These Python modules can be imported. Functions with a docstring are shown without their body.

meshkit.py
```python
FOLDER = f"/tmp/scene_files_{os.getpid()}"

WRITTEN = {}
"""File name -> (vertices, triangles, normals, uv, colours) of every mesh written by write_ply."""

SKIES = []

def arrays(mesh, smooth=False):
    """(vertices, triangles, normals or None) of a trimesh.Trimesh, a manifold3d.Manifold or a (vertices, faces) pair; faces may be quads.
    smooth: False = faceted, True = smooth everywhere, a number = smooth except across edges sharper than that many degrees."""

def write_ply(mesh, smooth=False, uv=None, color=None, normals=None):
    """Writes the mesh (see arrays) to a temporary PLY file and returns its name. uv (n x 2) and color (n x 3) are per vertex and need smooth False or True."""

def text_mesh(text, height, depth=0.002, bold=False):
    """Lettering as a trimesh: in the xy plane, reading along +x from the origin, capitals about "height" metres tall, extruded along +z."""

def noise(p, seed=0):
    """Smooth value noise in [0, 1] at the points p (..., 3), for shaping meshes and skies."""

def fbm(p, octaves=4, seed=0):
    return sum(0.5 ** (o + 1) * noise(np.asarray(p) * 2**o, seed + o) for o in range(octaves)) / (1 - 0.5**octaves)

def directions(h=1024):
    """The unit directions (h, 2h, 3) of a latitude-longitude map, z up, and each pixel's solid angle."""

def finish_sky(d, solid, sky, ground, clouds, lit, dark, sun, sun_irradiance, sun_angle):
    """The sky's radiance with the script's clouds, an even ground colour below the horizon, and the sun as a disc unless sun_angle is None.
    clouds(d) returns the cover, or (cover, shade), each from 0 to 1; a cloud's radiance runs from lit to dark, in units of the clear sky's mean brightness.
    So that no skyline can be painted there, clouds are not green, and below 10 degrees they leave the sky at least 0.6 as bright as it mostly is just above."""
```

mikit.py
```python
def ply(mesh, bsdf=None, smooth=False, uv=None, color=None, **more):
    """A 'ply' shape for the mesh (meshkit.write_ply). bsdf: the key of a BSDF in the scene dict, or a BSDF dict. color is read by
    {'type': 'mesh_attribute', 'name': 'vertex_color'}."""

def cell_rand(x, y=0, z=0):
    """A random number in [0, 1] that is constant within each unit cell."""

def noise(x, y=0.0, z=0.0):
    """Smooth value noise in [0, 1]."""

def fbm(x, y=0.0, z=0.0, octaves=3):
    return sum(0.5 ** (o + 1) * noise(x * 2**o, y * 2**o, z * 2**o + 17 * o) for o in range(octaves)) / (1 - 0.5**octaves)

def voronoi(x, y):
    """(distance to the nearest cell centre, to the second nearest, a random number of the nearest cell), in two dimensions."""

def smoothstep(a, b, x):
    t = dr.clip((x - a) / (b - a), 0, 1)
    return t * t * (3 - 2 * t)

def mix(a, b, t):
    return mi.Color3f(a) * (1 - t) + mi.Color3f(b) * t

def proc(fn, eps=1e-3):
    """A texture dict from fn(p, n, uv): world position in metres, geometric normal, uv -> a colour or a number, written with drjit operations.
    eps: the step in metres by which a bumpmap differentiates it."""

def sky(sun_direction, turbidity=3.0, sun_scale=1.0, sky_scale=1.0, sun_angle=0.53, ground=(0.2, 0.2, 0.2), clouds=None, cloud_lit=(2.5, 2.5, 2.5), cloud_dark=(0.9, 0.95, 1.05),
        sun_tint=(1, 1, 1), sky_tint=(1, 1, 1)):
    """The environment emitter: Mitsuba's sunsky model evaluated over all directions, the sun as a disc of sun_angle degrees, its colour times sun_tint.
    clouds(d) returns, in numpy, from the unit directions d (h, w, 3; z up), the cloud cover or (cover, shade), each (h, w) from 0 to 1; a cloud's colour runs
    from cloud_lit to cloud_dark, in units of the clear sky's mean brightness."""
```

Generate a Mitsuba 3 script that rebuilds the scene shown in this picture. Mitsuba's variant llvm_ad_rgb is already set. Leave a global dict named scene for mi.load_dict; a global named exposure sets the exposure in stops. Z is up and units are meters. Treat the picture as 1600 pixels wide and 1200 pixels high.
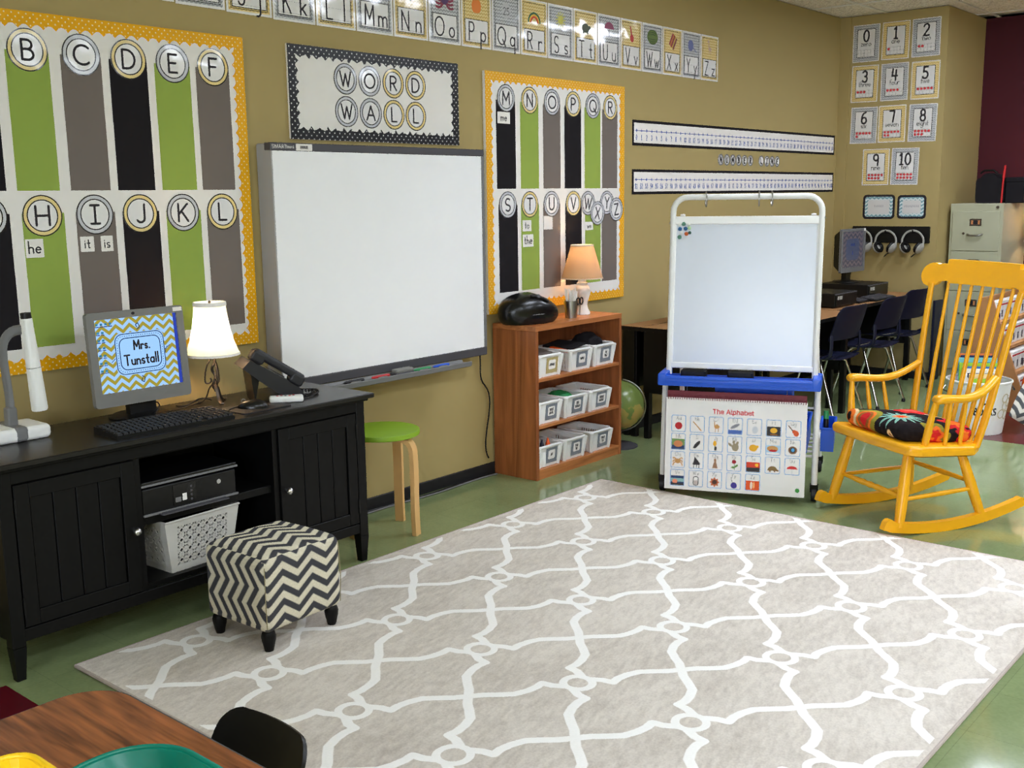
import math, random
import numpy as np, trimesh, manifold3d as m3, shapely
from shapely import affinity
from shapely.geometry import Polygon, LineString, Point, box as sbox
from shapely.ops import unary_union
import drjit as dr, mitsuba as mi, mikit, meshkit
from mikit import fbm, noise, smoothstep, mix, voronoi, cell_rand

rnd = random.Random(7)
scene, labels = {}, {}
T4 = mi.ScalarTransform4f

# ------------------------------------------------------------------ camera, light, exposure
FOC = 1675.26
_yaw, _pit, _rol = 0.8648, 0.1735, -0.0132
CAM = np.array([0.0, -3.932, 1.5478])
_F = np.array([math.sin(_yaw)*math.cos(_pit), math.cos(_yaw)*math.cos(_pit), -math.sin(_pit)])
_R = np.cross(_F, [0, 0, 1]); _R /= np.linalg.norm(_R); _U = np.cross(_R, _F)
_U2 = -_R*math.sin(_rol) + _U*math.cos(_rol)
scene['camera'] = {'type': 'perspective', 'fov_axis': 'x', 'fov': math.degrees(2*math.atan(800/FOC)), 'near_clip': 0.05, 'far_clip': 60.0,
                   'to_world': T4().look_at(origin=CAM.tolist(), target=(CAM+_F).tolist(), up=_U2.tolist())}
exposure = 0.86
CEIL = 2.973
TROFFERS = [(7.75, -1.9), (5.31, -1.9), (2.87, -4.34), (5.31, -4.34), (7.75, -4.34), (5.31, -6.17), (2.87, -6.17), (0.43, -6.17), (0.43, -4.34)]
WINDOW_POWER = (6.6, 7.4, 8.6)
WINDOWS = [(-7.3, -5.5), (-5.2, -3.4)]
TROFFER_POWER = (10.0, 10.8, 12.4)
LAMP_POWER = {'desk': (115, 77, 43), 'shelf': (110, 72, 36), 'corner': (90, 58, 34)}
SCREEN_POWER = 0.55


# ------------------------------------------------------------------ helpers: colour, materials
def lin(c):
    if isinstance(c, str):
        c = [int(c[i:i+2], 16) for i in (0, 2, 4)]
    return [((x/255+0.055)/1.055)**2.4 if x/255 > 0.04045 else x/255/12.92 for x in c]


def rgb(c):
    return {'type': 'rgb', 'value': list(lin(c))}


def mat(name, color, rough=0.6, spec=0.5, metal=0.0, bump=None, bscale=0.001, eps=1e-3, **more):
    base = color if isinstance(color, dict) else rgb(color)
    b = {'type': 'principled', 'base_color': base, 'roughness': rough, 'specular': spec, 'metallic': metal, **more}
    if bump is not None:
        b = {'type': 'bumpmap', 'texture': mikit.proc(bump, eps=eps), 'scale': bscale, 'bsdf': b}
    scene[name] = {'type': 'twosided', 'bsdf': b}
    return name


def film_bump(p, n, uv):
    return fbm(p.x*7, p.y*7, p.z*6, 2) + 0.035*noise(p.x*36, p.y*36, p.z*30)


def tri(u):
    f = u - dr.floor(u)
    return dr.abs(f*2 - 1)


def band(x, w=0.5, s=0.06):
    f = x - dr.floor(x)
    return smoothstep(0.5-w/2-s, 0.5-w/2+s, f) * (1-smoothstep(0.5+w/2-s, 0.5+w/2+s, f))


def chevron(u, v, lam, per, amp):
    return band((v + amp*tri(u/lam))/per)


# procedural colour functions
def floor_col(p, n, uv):
    q = fbm(p.x*5, p.y*5, 0, 3)
    s = noise(p.x*130, p.y*130, 3)
    tone = cell_rand(p.x/0.305, p.y/0.305)
    c = mix(lin((114, 129, 86)), lin((135, 149, 106)), q*0.7+s*0.3)
    fx = dr.abs(p.x/0.305-dr.floor(p.x/0.305)-0.5); fy = dr.abs(p.y/0.305-dr.floor(p.y/0.305)-0.5)
    seam = smoothstep(0.494, 0.4985, dr.maximum(fx, fy))
    return c*(0.97+0.06*tone)*(1-0.22*seam)


RUG = (1.624, 4.655, -3.022, -0.598)


def rug_col(p, n, uv):
    sx, sy = 0.5775, 0.4165
    wob = 0.004*(noise(p.x*16, p.y*16)-0.5)
    gx = (p.x-2.5715)/sx; gy = (p.y+1.5815)/sy
    u = dr.abs(gx-dr.floor(gx+0.5))*sx + wob; v = dr.abs(gy-dr.floor(gy+0.5))*sy + wob
    pts = [(0.048, 0.02), (0.066, 0.052), (0.072, 0.086), (0.105, 0.083), (0.145, 0.09), (0.188, 0.107), (0.224, 0.145), (0.252, 0.178), (0.289, 0.2085)]
    d = mi.Float(1.0)
    for (ax, ay), (bx, by) in zip(pts, pts[1:]):
        ex, ey = bx-ax, by-ay
        t = dr.clip(((u-ax)*ex+(v-ay)*ey)/(ex*ex+ey*ey), 0, 1)
        d = dr.minimum(d, dr.sqrt(dr.square(u-ax-t*ex)+dr.square(v-ay-t*ey)))
    line = 1-smoothstep(0.013, 0.018, d)
    r = dr.sqrt(u*u+v*v)
    line = dr.maximum(line, 1-smoothstep(0.0105, 0.0145, dr.abs(r-0.047)))
    edge = dr.minimum(dr.minimum(p.x-RUG[0], RUG[1]-p.x), dr.minimum(p.y-RUG[2], RUG[3]-p.y))
    line = line*smoothstep(0.018, 0.022, edge)
    m = 0.45*fbm(p.x*5+p.y*3, p.y*9, 0, 3)+0.55*fbm(p.x*22+p.y*16, p.y*70-p.x*24, 0, 3); g = noise(p.x*210, p.y*210, 5)
    base = mix(lin((178, 168, 157)), lin((220, 212, 202)), dr.clip(m*1.9-0.3, 0, 1)*0.7+g*0.3)
    return mix(base, lin((246, 244, 240)), line*(0.92+0.08*g))


def wood(c0, c1, axis, freq=26.0, streak=1.6):
    def fn(p, n, uv):
        a = {'x': (p.x, p.y, p.z), 'y': (p.y, p.x, p.z), 'z': (p.z, p.x, p.y)}[axis]
        w = fbm(a[0]*1.3, a[1]*7, a[2]*7, 3)
        g = fbm(a[0]*streak, a[1]*freq+w*6, a[2]*freq+w*6, 3)
        f = noise(a[0]*9, a[1]*260, a[2]*260)
        return mix(lin(c0), lin(c1), dr.clip(g*1.7-0.4, 0, 1)*0.8+f*0.2)
    return fn


def polka(base, dot, per, r):
    def fn(p, n, uv):
        a, b = (p.x+p.z)/per, (p.x-p.z)/per
        fa, fb = a-dr.floor(a)-0.5, b-dr.floor(b)-0.5
        d = dr.sqrt(fa*fa+fb*fb)
        return mix(lin(dot), lin(base), smoothstep(r-0.035, r+0.035, d))
    return fn


def card_chevron(c0, c1, per=0.017):
    return lambda p, n, uv: mix(lin(c0), lin(c1), chevron(p.x+p.y*1.0, p.z, per*1.2, per, per*0.45))


OTT = (2.245, -0.878, math.radians(2.5))


def ottoman_col(p, n, uv):
    c, s = math.cos(OTT[2]), math.sin(OTT[2])
    x = (p.x-OTT[0])*c+(p.y-OTT[1])*s; y = -(p.x-OTT[0])*s+(p.y-OTT[1])*c
    nx = n.x*c+n.y*s; ny = -n.x*s+n.y*c
    side = dr.abs(nx) > 0.72
    top = (dr.abs(n.z) > 0.7) & ~side
    u = dr.select(side, p.z+0.02, x+0.03)
    v = dr.select(side, y, dr.select(top, y+0.16, p.z*1.0))
    w = noise(p.x*300, p.y*300, p.z*300)
    return mix(lin((214, 206, 184)), lin((66, 66, 70)), chevron(u, v, 0.132, 0.0525, 0.047))*(0.9+0.2*w)


def pillow_col(p, n, uv):
    return mix(lin((226, 222, 212)), lin((88, 90, 92)), chevron(uv.x, uv.y, 0.16, 0.075, 0.08))


def cushion_col(p, n, uv):
    u, v = uv.x, uv.y
    c = mix(lin((20, 17, 20)), lin((34, 28, 30)), noise(u*60, v*60))

    def flower(c, cx, cy, r, k, ph, cols, lob=0.25):
        dx, dy = u-cx, v-cy
        d = dr.sqrt(dx*dx+dy*dy)
        a = dr.atan2(dy, dx)
        rr = r*(1-lob*0.5*(1-dr.cos(k*a+ph)))
        for f, col in cols:
            c = mix(c, lin(col), 1-smoothstep(rr*f-0.006, rr*f+0.002, d))
        return c
    R, O, G, TE, CR, BR, YE = (198, 40, 40), (226, 112, 40), (140, 132, 50), (120, 165, 150), (226, 196, 150), (130, 74, 34), (220, 160, 60)
    c = flower(c, -0.09, -0.08, 0.10, 6, 0.5, [(1, R), (0.5, (230, 80, 70))])
    c = flower(c, 0.075, 0.10, 0.105, 14, 0, [(1, TE), (0.42, O), (0.22, R)], 0.5)
    c = flower(c, -0.07, 0.19, 0.09, 4, 0.6, [(1, G), (0.66, O), (0.5, (150, 90, 40)), (0.32, R)], 0.1)
    c = flower(c, 0.115, 0.255, 0.055, 5, 1.0, [(1, CR), (0.78, BR), (0.3, (30, 20, 16))], 0.25)
    c = flower(c, -0.185, 0.20, 0.06, 3, 0.2, [(1, CR), (0.7, O), (0.3, (30, 20, 16))], 0.2)
    c = flower(c, -0.235, 0.12, 0.05, 4, 0.9, [(1, YE), (0.7, O)], 0.25)
    c = flower(c, 0.24, 0.02, 0.085, 5, 0.3, [(1, G), (0.6, O), (0.35, R)], 0.3)
    c = flower(c, 0.17, -0.12, 0.08, 6, 0.0, [(1, R), (0.5, O)], 0.4)
    c = flower(c, 0.26, -0.14, 0.06, 6, 0.0, [(1, R), (0.5, O)], 0.4)
    c = flower(c, 0.03, -0.14, 0.06, 5, 0.4, [(1, CR), (0.65, YE), (0.3, BR)], 0.3)
    c = flower(c, -0.19, -0.01, 0.06, 5, 0.4, [(1, TE), (0.5, O)], 0.3)
    return c


def globe_col(p, n, uv):
    q = fbm(p.x*9+3, p.y*9, p.z*9, 4)
    sea = lin((112, 130, 66)); land = mix(lin((150, 148, 76)), lin((176, 140, 76)), noise(p.x*14, p.y*14, p.z*14))
    return mix(sea, land, smoothstep(0.52, 0.56, q))


def ceil_col(p, n, uv):
    return mix(lin((196, 190, 176)), lin((226, 221, 208)), smoothstep(0.25, 0.6, noise(p.x*90, p.y*90)))


def screen_emit(w, h, dim=1.0):
    def fn(p, n, uv):
        x, y = uv.x, uv.y
        c = mix((0.36*dim, 0.62*dim, 1.05*dim), (0.36*dim, 0.30*dim, 0.035*dim), chevron(x, y, 0.056, 0.031, 0.024))
        ax, ay = dr.abs(x-0.005), dr.abs(y-0.0)
        qx, qy = dr.maximum(ax-0.075, 0), dr.maximum(ay-0.052, 0)
        d = dr.sqrt(qx*qx+qy*qy)
        c = mix(c, (0.36*dim, 0.64*dim, 1.1*dim), 1-smoothstep(0.026, 0.028, d))
        return mix(c, (0.02*dim, 0.05*dim, 0.42*dim), dr.select(x > w/2-0.014, mi.Float(1), mi.Float(0)))
    return fn


def screen_dim(p, n, uv):
    x, y = uv.x, uv.y
    c = mix((0.025, 0.026, 0.038), (0.06, 0.048, 0.056), chevron(x, y, 0.075, 0.04, 0.03))
    d = dr.sqrt(dr.square(dr.maximum(dr.abs(x)-0.07, 0))+dr.square(dr.maximum(dr.abs(y)-0.04, 0)))
    return mix(c, (0.026, 0.032, 0.058), 1-smoothstep(0.04, 0.05, d))


mat('paint_wall', (170, 151, 100), 0.75, 0.3)
mat('paint_maroon', (72, 20, 32), 0.7, 0.3)
mat('vinyl_floor', mikit.proc(floor_col), 0.09, 0.45)
mat('vinyl_maroon', (84, 18, 28), 0.2, 0.4)
mat('rug_pile', mikit.proc(rug_col), 0.95, 0.1, sheen=0.3)
mat('rug_binding', (176, 164, 156), 0.9, 0.1)
mat('ceiling_tile', mikit.proc(ceil_col), 0.9, 0.2)
mat('white_metal', (228, 228, 224), 0.4, 0.4)
mat('black_paint', (10, 10, 10), 0.45, 0.2)
mat('black_top', (20, 18, 17), 0.33, 0.4)
mat('rubber_black', (28, 28, 31), 0.5, 0.4)
mat('plastic_black', (13, 13, 14), 0.38, 0.35)
mat('gloss_black', (8, 8, 9), 0.26, 0.45)
mat('plastic_grey', (112, 112, 112), 0.45, 0.4)
mat('plastic_dark_grey', (72, 71, 75), 0.5, 0.4)
mat('plastic_mid_grey', (120, 119, 115), 0.5, 0.4)
mat('plastic_silver', (168, 166, 158), 0.4, 0.5)
mat('plastic_white', (236, 236, 232), 0.35, 0.45)
mat('chrome', (225, 225, 225), 0.12, 0.5, 1.0)
mat('steel', (170, 168, 162), 0.3, 0.5, 1.0)
mat('iron', (92, 82, 72), 0.4, 0.5, 0.7)
mat('paper_white', (236, 232, 226), 0.8, 0.2)
mat('paper_black', (30, 28, 31), 0.85, 0.15)
mat('paper_green', (146, 168, 78), 0.85, 0.15)
mat('paper_grey', (116, 107, 101), 0.85, 0.15)
mat('ink_black', (34, 32, 36), 0.6, 0.3)
mat('ink_grey', (128, 128, 132), 0.6, 0.3)
mat('ink_blue', (50, 72, 150), 0.6, 0.3)
mat('ink_red', (196, 44, 50), 0.6, 0.3)
for nm, c in (('white', (236, 234, 232)), ('yellow', (232, 210, 146)), ('grey', (198, 199, 203)), ('black', (36, 35, 38))):
    mat('film_'+nm, c, 0.09, 0.5, bump=film_bump, bscale=0.007, eps=4e-3)
mat('film_chevron_grey', mikit.proc(card_chevron((150, 152, 156), (205, 206, 208))), 0.09, 0.5, bump=film_bump, bscale=0.007, eps=4e-3)
mat('film_chevron_yellow', mikit.proc(card_chevron((206, 176, 104), (234, 214, 158))), 0.09, 0.5, bump=film_bump, bscale=0.007, eps=4e-3)
mat('chevron_blue', mikit.proc(card_chevron((120, 160, 172), (214, 222, 222), 0.03)), 0.5, 0.3)
mat('polka_yellow', mikit.proc(polka((232, 168, 6), (252, 228, 165), 0.0265, 0.165)), 0.5, 0.35)
mat('polka_black', mikit.proc(polka((9, 9, 10), (240, 238, 234), 0.0305, 0.155)), 0.4, 0.4)
mat('whiteboard', (243, 243, 243), 0.35, 0.4)
mat('whiteboard_gloss', (212, 217, 226), 0.22, 0.45)
mat('wood_shelf_z', mikit.proc(wood((120, 66, 34), (176, 106, 60), 'z')), 0.42, 0.4)
mat('wood_shelf_x', mikit.proc(wood((150, 88, 48), (200, 130, 76), 'x')), 0.38, 0.4)
mat('wood_table', mikit.proc(wood((74, 36, 16), (176, 104, 56), 'y', 85.0, 7.0)), 0.36, 0.4)
mat('plastic_ivory', (200, 197, 188), 0.45, 0.35)
mat('wood_rack', (186, 132, 84), 0.45, 0.35)
mat('wood_birch', (216, 172, 112), 0.42, 0.4)
mat('paint_green', (130, 166, 40), 0.45, 0.4)
mat('paint_yellow', (236, 168, 22), 0.3, 0.5)
mat('fabric_chevron', mikit.proc(ottoman_col), 0.9, 0.15)
mat('fabric_pillow', mikit.proc(pillow_col), 0.9, 0.15)
mat('fabric_floral', mikit.proc(cushion_col), 0.9, 0.15)
mat('globe_map', mikit.proc(globe_col), 0.25, 0.5)
mat('ceramic_white', (238, 230, 222), 0.18, 0.5)
mat('plastic_blue', (14, 80, 196), 0.3, 0.5)
mat('plastic_red', (190, 28, 32), 0.35, 0.45)
mat('plastic_green', (40, 140, 80), 0.35, 0.45)
mat('plastic_teal', (8, 126, 106), 0.3, 0.5)
mat('plastic_yellow', (240, 196, 28), 0.35, 0.45)
mat('plastic_orange', (232, 92, 30), 0.35, 0.45)
mat('key_black', (20, 20, 21), 0.5, 0.3)
mat('laminate_tan', (150, 108, 70), 0.45, 0.35)
mat('plastic_charcoal', (36, 36, 40), 0.42, 0.4)
mat('board_side', (166, 165, 164), 0.5, 0.4)
mat('plastic_navy', (18, 22, 44), 0.45, 0.4)
mat('cloth_teal', (30, 72, 84), 0.85, 0.2)
mat('steel_putty', (172, 172, 146), 0.45, 0.4)
mat('paint_cream', (222, 200, 172), 0.7, 0.3)
mat('paper_pink', (222, 150, 130), 0.7, 0.3)
for i, c in enumerate([(60, 110, 170), (160, 205, 60), (240, 236, 226), (220, 120, 60), (30, 40, 80), (200, 60, 60), (120, 190, 200), (238, 210, 150)]):
    mat(f'book_{i}', c, 0.5, 0.3)
PRINT = {}


def pm(c):
    """A printed colour."""
    c = tuple(c)
    if c not in PRINT:
        PRINT[c] = mat('print_%02x%02x%02x' % c, c, 0.5, 0.35)
    return PRINT[c]


def shade_mat(name, refl, trans):
    scene[name] = {'type': 'principledthin', 'base_color': rgb(refl), 'roughness': 0.8, 'diff_trans': trans, 'spec_trans': 0.0, 'eta': 1.3}
    return name


shade_mat('shade_white', (246, 236, 220), 1.1)
shade_mat('shade_tan', (186, 156, 124), 0.42)
scene['glass_cup'] = {'type': 'thindielectric', 'int_ior': 1.5}


# ------------------------------------------------------------------ helpers: objects
def frame(o=(0, 0, 0), x=(1, 0, 0), y=(0, 1, 0), z=None):
    x = np.array(x, float); x /= np.linalg.norm(x); y = np.array(y, float)
    y = y-x*(x@y); y /= np.linalg.norm(y)
    z = np.cross(x, y)
    F = np.eye(4); F[:3, 0], F[:3, 1], F[:3, 2], F[:3, 3] = x, y, z, o
    return F


def rotz(o, deg):
    a = math.radians(deg)
    return frame(o, (math.cos(a), math.sin(a), 0), (-math.sin(a), math.cos(a), 0))


def on_wall(x, z, off=0.0):          # local x right, y up, z out of the main wall
    return frame((x, -off, z), (1, 0, 0), (0, 0, 1))


COLX = 8.9183


def on_pier(y, z, off=0.0):          # the same on the pier's face, which looks along -x
    return frame((COLX-off, y, z), (0, -1, 0), (0, 0, 1))


def fresh(key, taken):
    if key not in taken:
        return key
    i = 1
    while f'{key}_{i:03d}' in taken:
        i += 1
    return f'{key}_{i:03d}'


ROOTS, KEYS = set(), set()


class Thing:
    def __init__(self, name, label=None, cat=None, F=None, group=None, kind=None):
        self.key = fresh(name, ROOTS); ROOTS.add(self.key)
        self.F = np.eye(4) if F is None else F
        self.parts = []
        d = {}
        if label: d['label'] = label
        if cat: d['category'] = cat
        if group: d['group'] = group
        if kind: d['kind'] = kind
        labels[self.key] = d

    def add(self, part, mesh, m, smooth=False, uv=None, under=None, label=None, kind=None, F=None, **more):
        base = (under or self.key)+'__'+part if part else self.key
        key = fresh(base, KEYS); KEYS.add(key)
        d = mesh if isinstance(mesh, dict) else mikit.ply(mesh, m, smooth=smooth, uv=uv, **more)
        W = self.F if F is None else self.F @ F
        scene[key] = {**d, 'to_world': T4(W.tolist())}
        self.parts.append((key, part, d, np.eye(4) if F is None else F))
        if label or kind:
            labels[key] = {**({'label': label} if label else {}), **({'kind': kind} if kind else {})}
        return key

    def copy(self, F, label, group=None, cat=None):
        t = Thing(self.key.rsplit('_', 1)[0] if self.key[-3:].isdigit() else self.key, label, cat or labels[self.key]['category'], F, group or labels[self.key].get('group'))
        for key, part, d, G in self.parts:
            k2 = t.key+key[len(self.key):]
            KEYS.add(k2)
            scene[k2] = {**d, 'to_world': T4((F @ G).tolist())}
            t.parts.append((k2, part, d, G))
            if key in labels and key != self.key:
                labels[k2] = dict(labels[key])
        return t


# ------------------------------------------------------------------ helpers: meshes
def cat_mesh(*ms):
    ms = [m for m in ms if m is not None]
    return trimesh.util.concatenate(ms)


def bx(x0, x1, y0, y1, z0, z1, r=0.0):
    if r <= 0:
        m = trimesh.creation.box((x1-x0, y1-y0, z1-z0)); m.apply_translation(((x0+x1)/2, (y0+y1)/2, (z0+z1)/2)); return m
    pts = []
    for sx in (0, 1):
        for sy in (0, 1):
            for sz in (0, 1):
                c = np.array([(x0, x1)[sx], (y0, y1)[sy], (z0, z1)[sz]], float); s = np.array([1-2*sx, 1-2*sy, 1-2*sz])*r
                for k in range(3):
                    o = s.copy(); o[k] = 0; pts.append(c+o)
    return hull(pts)


def hull(pts):
    m = m3.Manifold.hull_points(np.asarray(pts, float)).to_mesh()
    return trimesh.Trimesh(m.vert_properties[:, :3], m.tri_verts, process=False)


def rbox(x0, x1, y0, y1, z0, z1, r, n=4):
    """A box with round edges."""
    pts = []
    for i in range(n*2):
        th = math.pi*(i+0.5)/(n*2) if False else math.pi*i/(n*2-1)
        for j in range(n*4):
            ph = 2*math.pi*(j+0.5)/(n*4)
            d = np.array([math.sin(th)*math.cos(ph), math.sin(th)*math.sin(ph), math.cos(th)])
            pts.append([(x1-r if d[0] > 0 else x0+r)+d[0]*r, (y1-r if d[1] > 0 else y0+r)+d[1]*r, (z1-r if d[2] > 0 else z0+r)+d[2]*r])
    return hull(pts)


def prism(poly, z0, z1):
    gs = [g for g in getattr(poly, 'geoms', [poly]) if g.area > 1e-9]
    out = []
    for g in gs:
        m = trimesh.creation.extrude_polygon(g, z1-z0, engine='earcut'); m.apply_translation((0, 0, z0)); out.append(m)
    return trimesh.util.concatenate(out) if len(out) > 1 else out[0]


def rect(w, h, cx=0, cy=0, r=0.0, q=5):
    b = sbox(cx-w/2, cy-h/2, cx+w/2, cy+h/2)
    return b.buffer(-r).buffer(r, quad_segs=q) if r > 0 else b


def ring(r0, r1, cx=0, cy=0, q=10):
    return Point(cx, cy).buffer(r1, quad_segs=q).difference(Point(cx, cy).buffer(r0, quad_segs=q))


def ell(cx, cy, rx, ry, deg=0, q=6):
    return affinity.rotate(affinity.scale(Point(cx, cy).buffer(1, quad_segs=q), rx, ry), deg)


def cyl(p0, p1, r0, r1=None, n=16, cap=True):
    r1 = r0 if r1 is None else r1
    return tube([p0, p1], [r0, r1], n)


def tube(path, r, n=10, closed=False, flat=1.0, up=None):
    P = np.array(path, float); k = len(P)
    rr = np.full(k, r, float) if np.isscalar(r) else np.array(r, float)
    tan = np.gradient(P, axis=0) if not closed else np.roll(P, -1, 0)-np.roll(P, 1, 0)
    tan /= np.linalg.norm(tan, axis=1, keepdims=True)+1e-12
    a = np.array(up, float) if up is not None else (np.array([0, 0, 1.0]) if abs(tan[0][2]) < 0.9 else np.array([1.0, 0, 0]))
    V = []
    x = np.cross(a, tan[0])
    ang = 2*np.pi*np.arange(n)/n
    for i in range(k):
        if up is not None:
            x = np.cross(a, tan[i])
        x = x-tan[i]*(x@tan[i]); x /= np.linalg.norm(x)+1e-12
        y = np.cross(tan[i], x)
        V.append(P[i]+rr[i]*(np.cos(ang)[:, None]*x+flat*np.sin(ang)[:, None]*y))
    V = np.vstack(V); f = []
    m = k if closed else k-1
    for i in range(m):
        a0, b0 = i*n, ((i+1) % k)*n
        for j in range(n):
            j2 = (j+1) % n
            f += [[a0+j, a0+j2, b0+j2], [a0+j, b0+j2, b0+j]]
    if not closed:
        V = np.vstack([V, P[0], P[-1]])
        for j in range(n):
            j2 = (j+1) % n
            f += [[k*n, j2, j], [k*n+1, (k-1)*n+j, (k-1)*n+j2]]
    return trimesh.Trimesh(V, f, process=False)


def lathe(prof, n=28, cx=0, cy=0, cz=0):
    P = np.array(prof, float); k = len(P)
    ang = 2*np.pi*np.arange(n)/n
    V = np.vstack([np.stack([cx+r*np.cos(ang), cy+r*np.sin(ang), np.full(n, cz+z)], 1) for r, z in P])
    f = []
    for i in range(k-1):
        for j in range(n):
            j2 = (j+1) % n
            f += [[i*n+j, i*n+j2, (i+1)*n+j2], [i*n+j, (i+1)*n+j2, (i+1)*n+j]]
    m = trimesh.Trimesh(V, f, process=False)
    return m


def bez(*ctrl, n=12):
    c = np.array(ctrl, float); out = []
    for t in np.linspace(0, 1, n):
        q = c
        while len(q) > 1:
            q = q[:-1]*(1-t)+q[1:]*t
        out.append(q[0])
    return np.array(out)


def spline(pts, n=30):
    from scipy.interpolate import CubicSpline
    P = np.array(pts, float); t = np.r_[0, np.cumsum(np.linalg.norm(np.diff(P, axis=0), axis=1))]
    return CubicSpline(t, P)(np.linspace(0, t[-1], n))


def blob(rx, ry, rz, sub=3, f=None):
    m = trimesh.creation.icosphere(subdivisions=sub); v = m.vertices.copy()
    if f is not None: v = f(v)
    m.vertices = v*[rx, ry, rz]
    return m


def moved(m, t):
    m = m.copy(); m.apply_translation(t); return m


def xf(m, F):
    m = m.copy(); m.apply_transform(F); return m


# ------------------------------------------------------------------ stroke lettering (print script)
def arc(cx, cy, rx, ry, a0, a1, n=14):
    return [(cx+rx*math.cos(math.radians(a)), cy+ry*math.sin(math.radians(a))) for a in np.linspace(a0, a1, n)]


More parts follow.
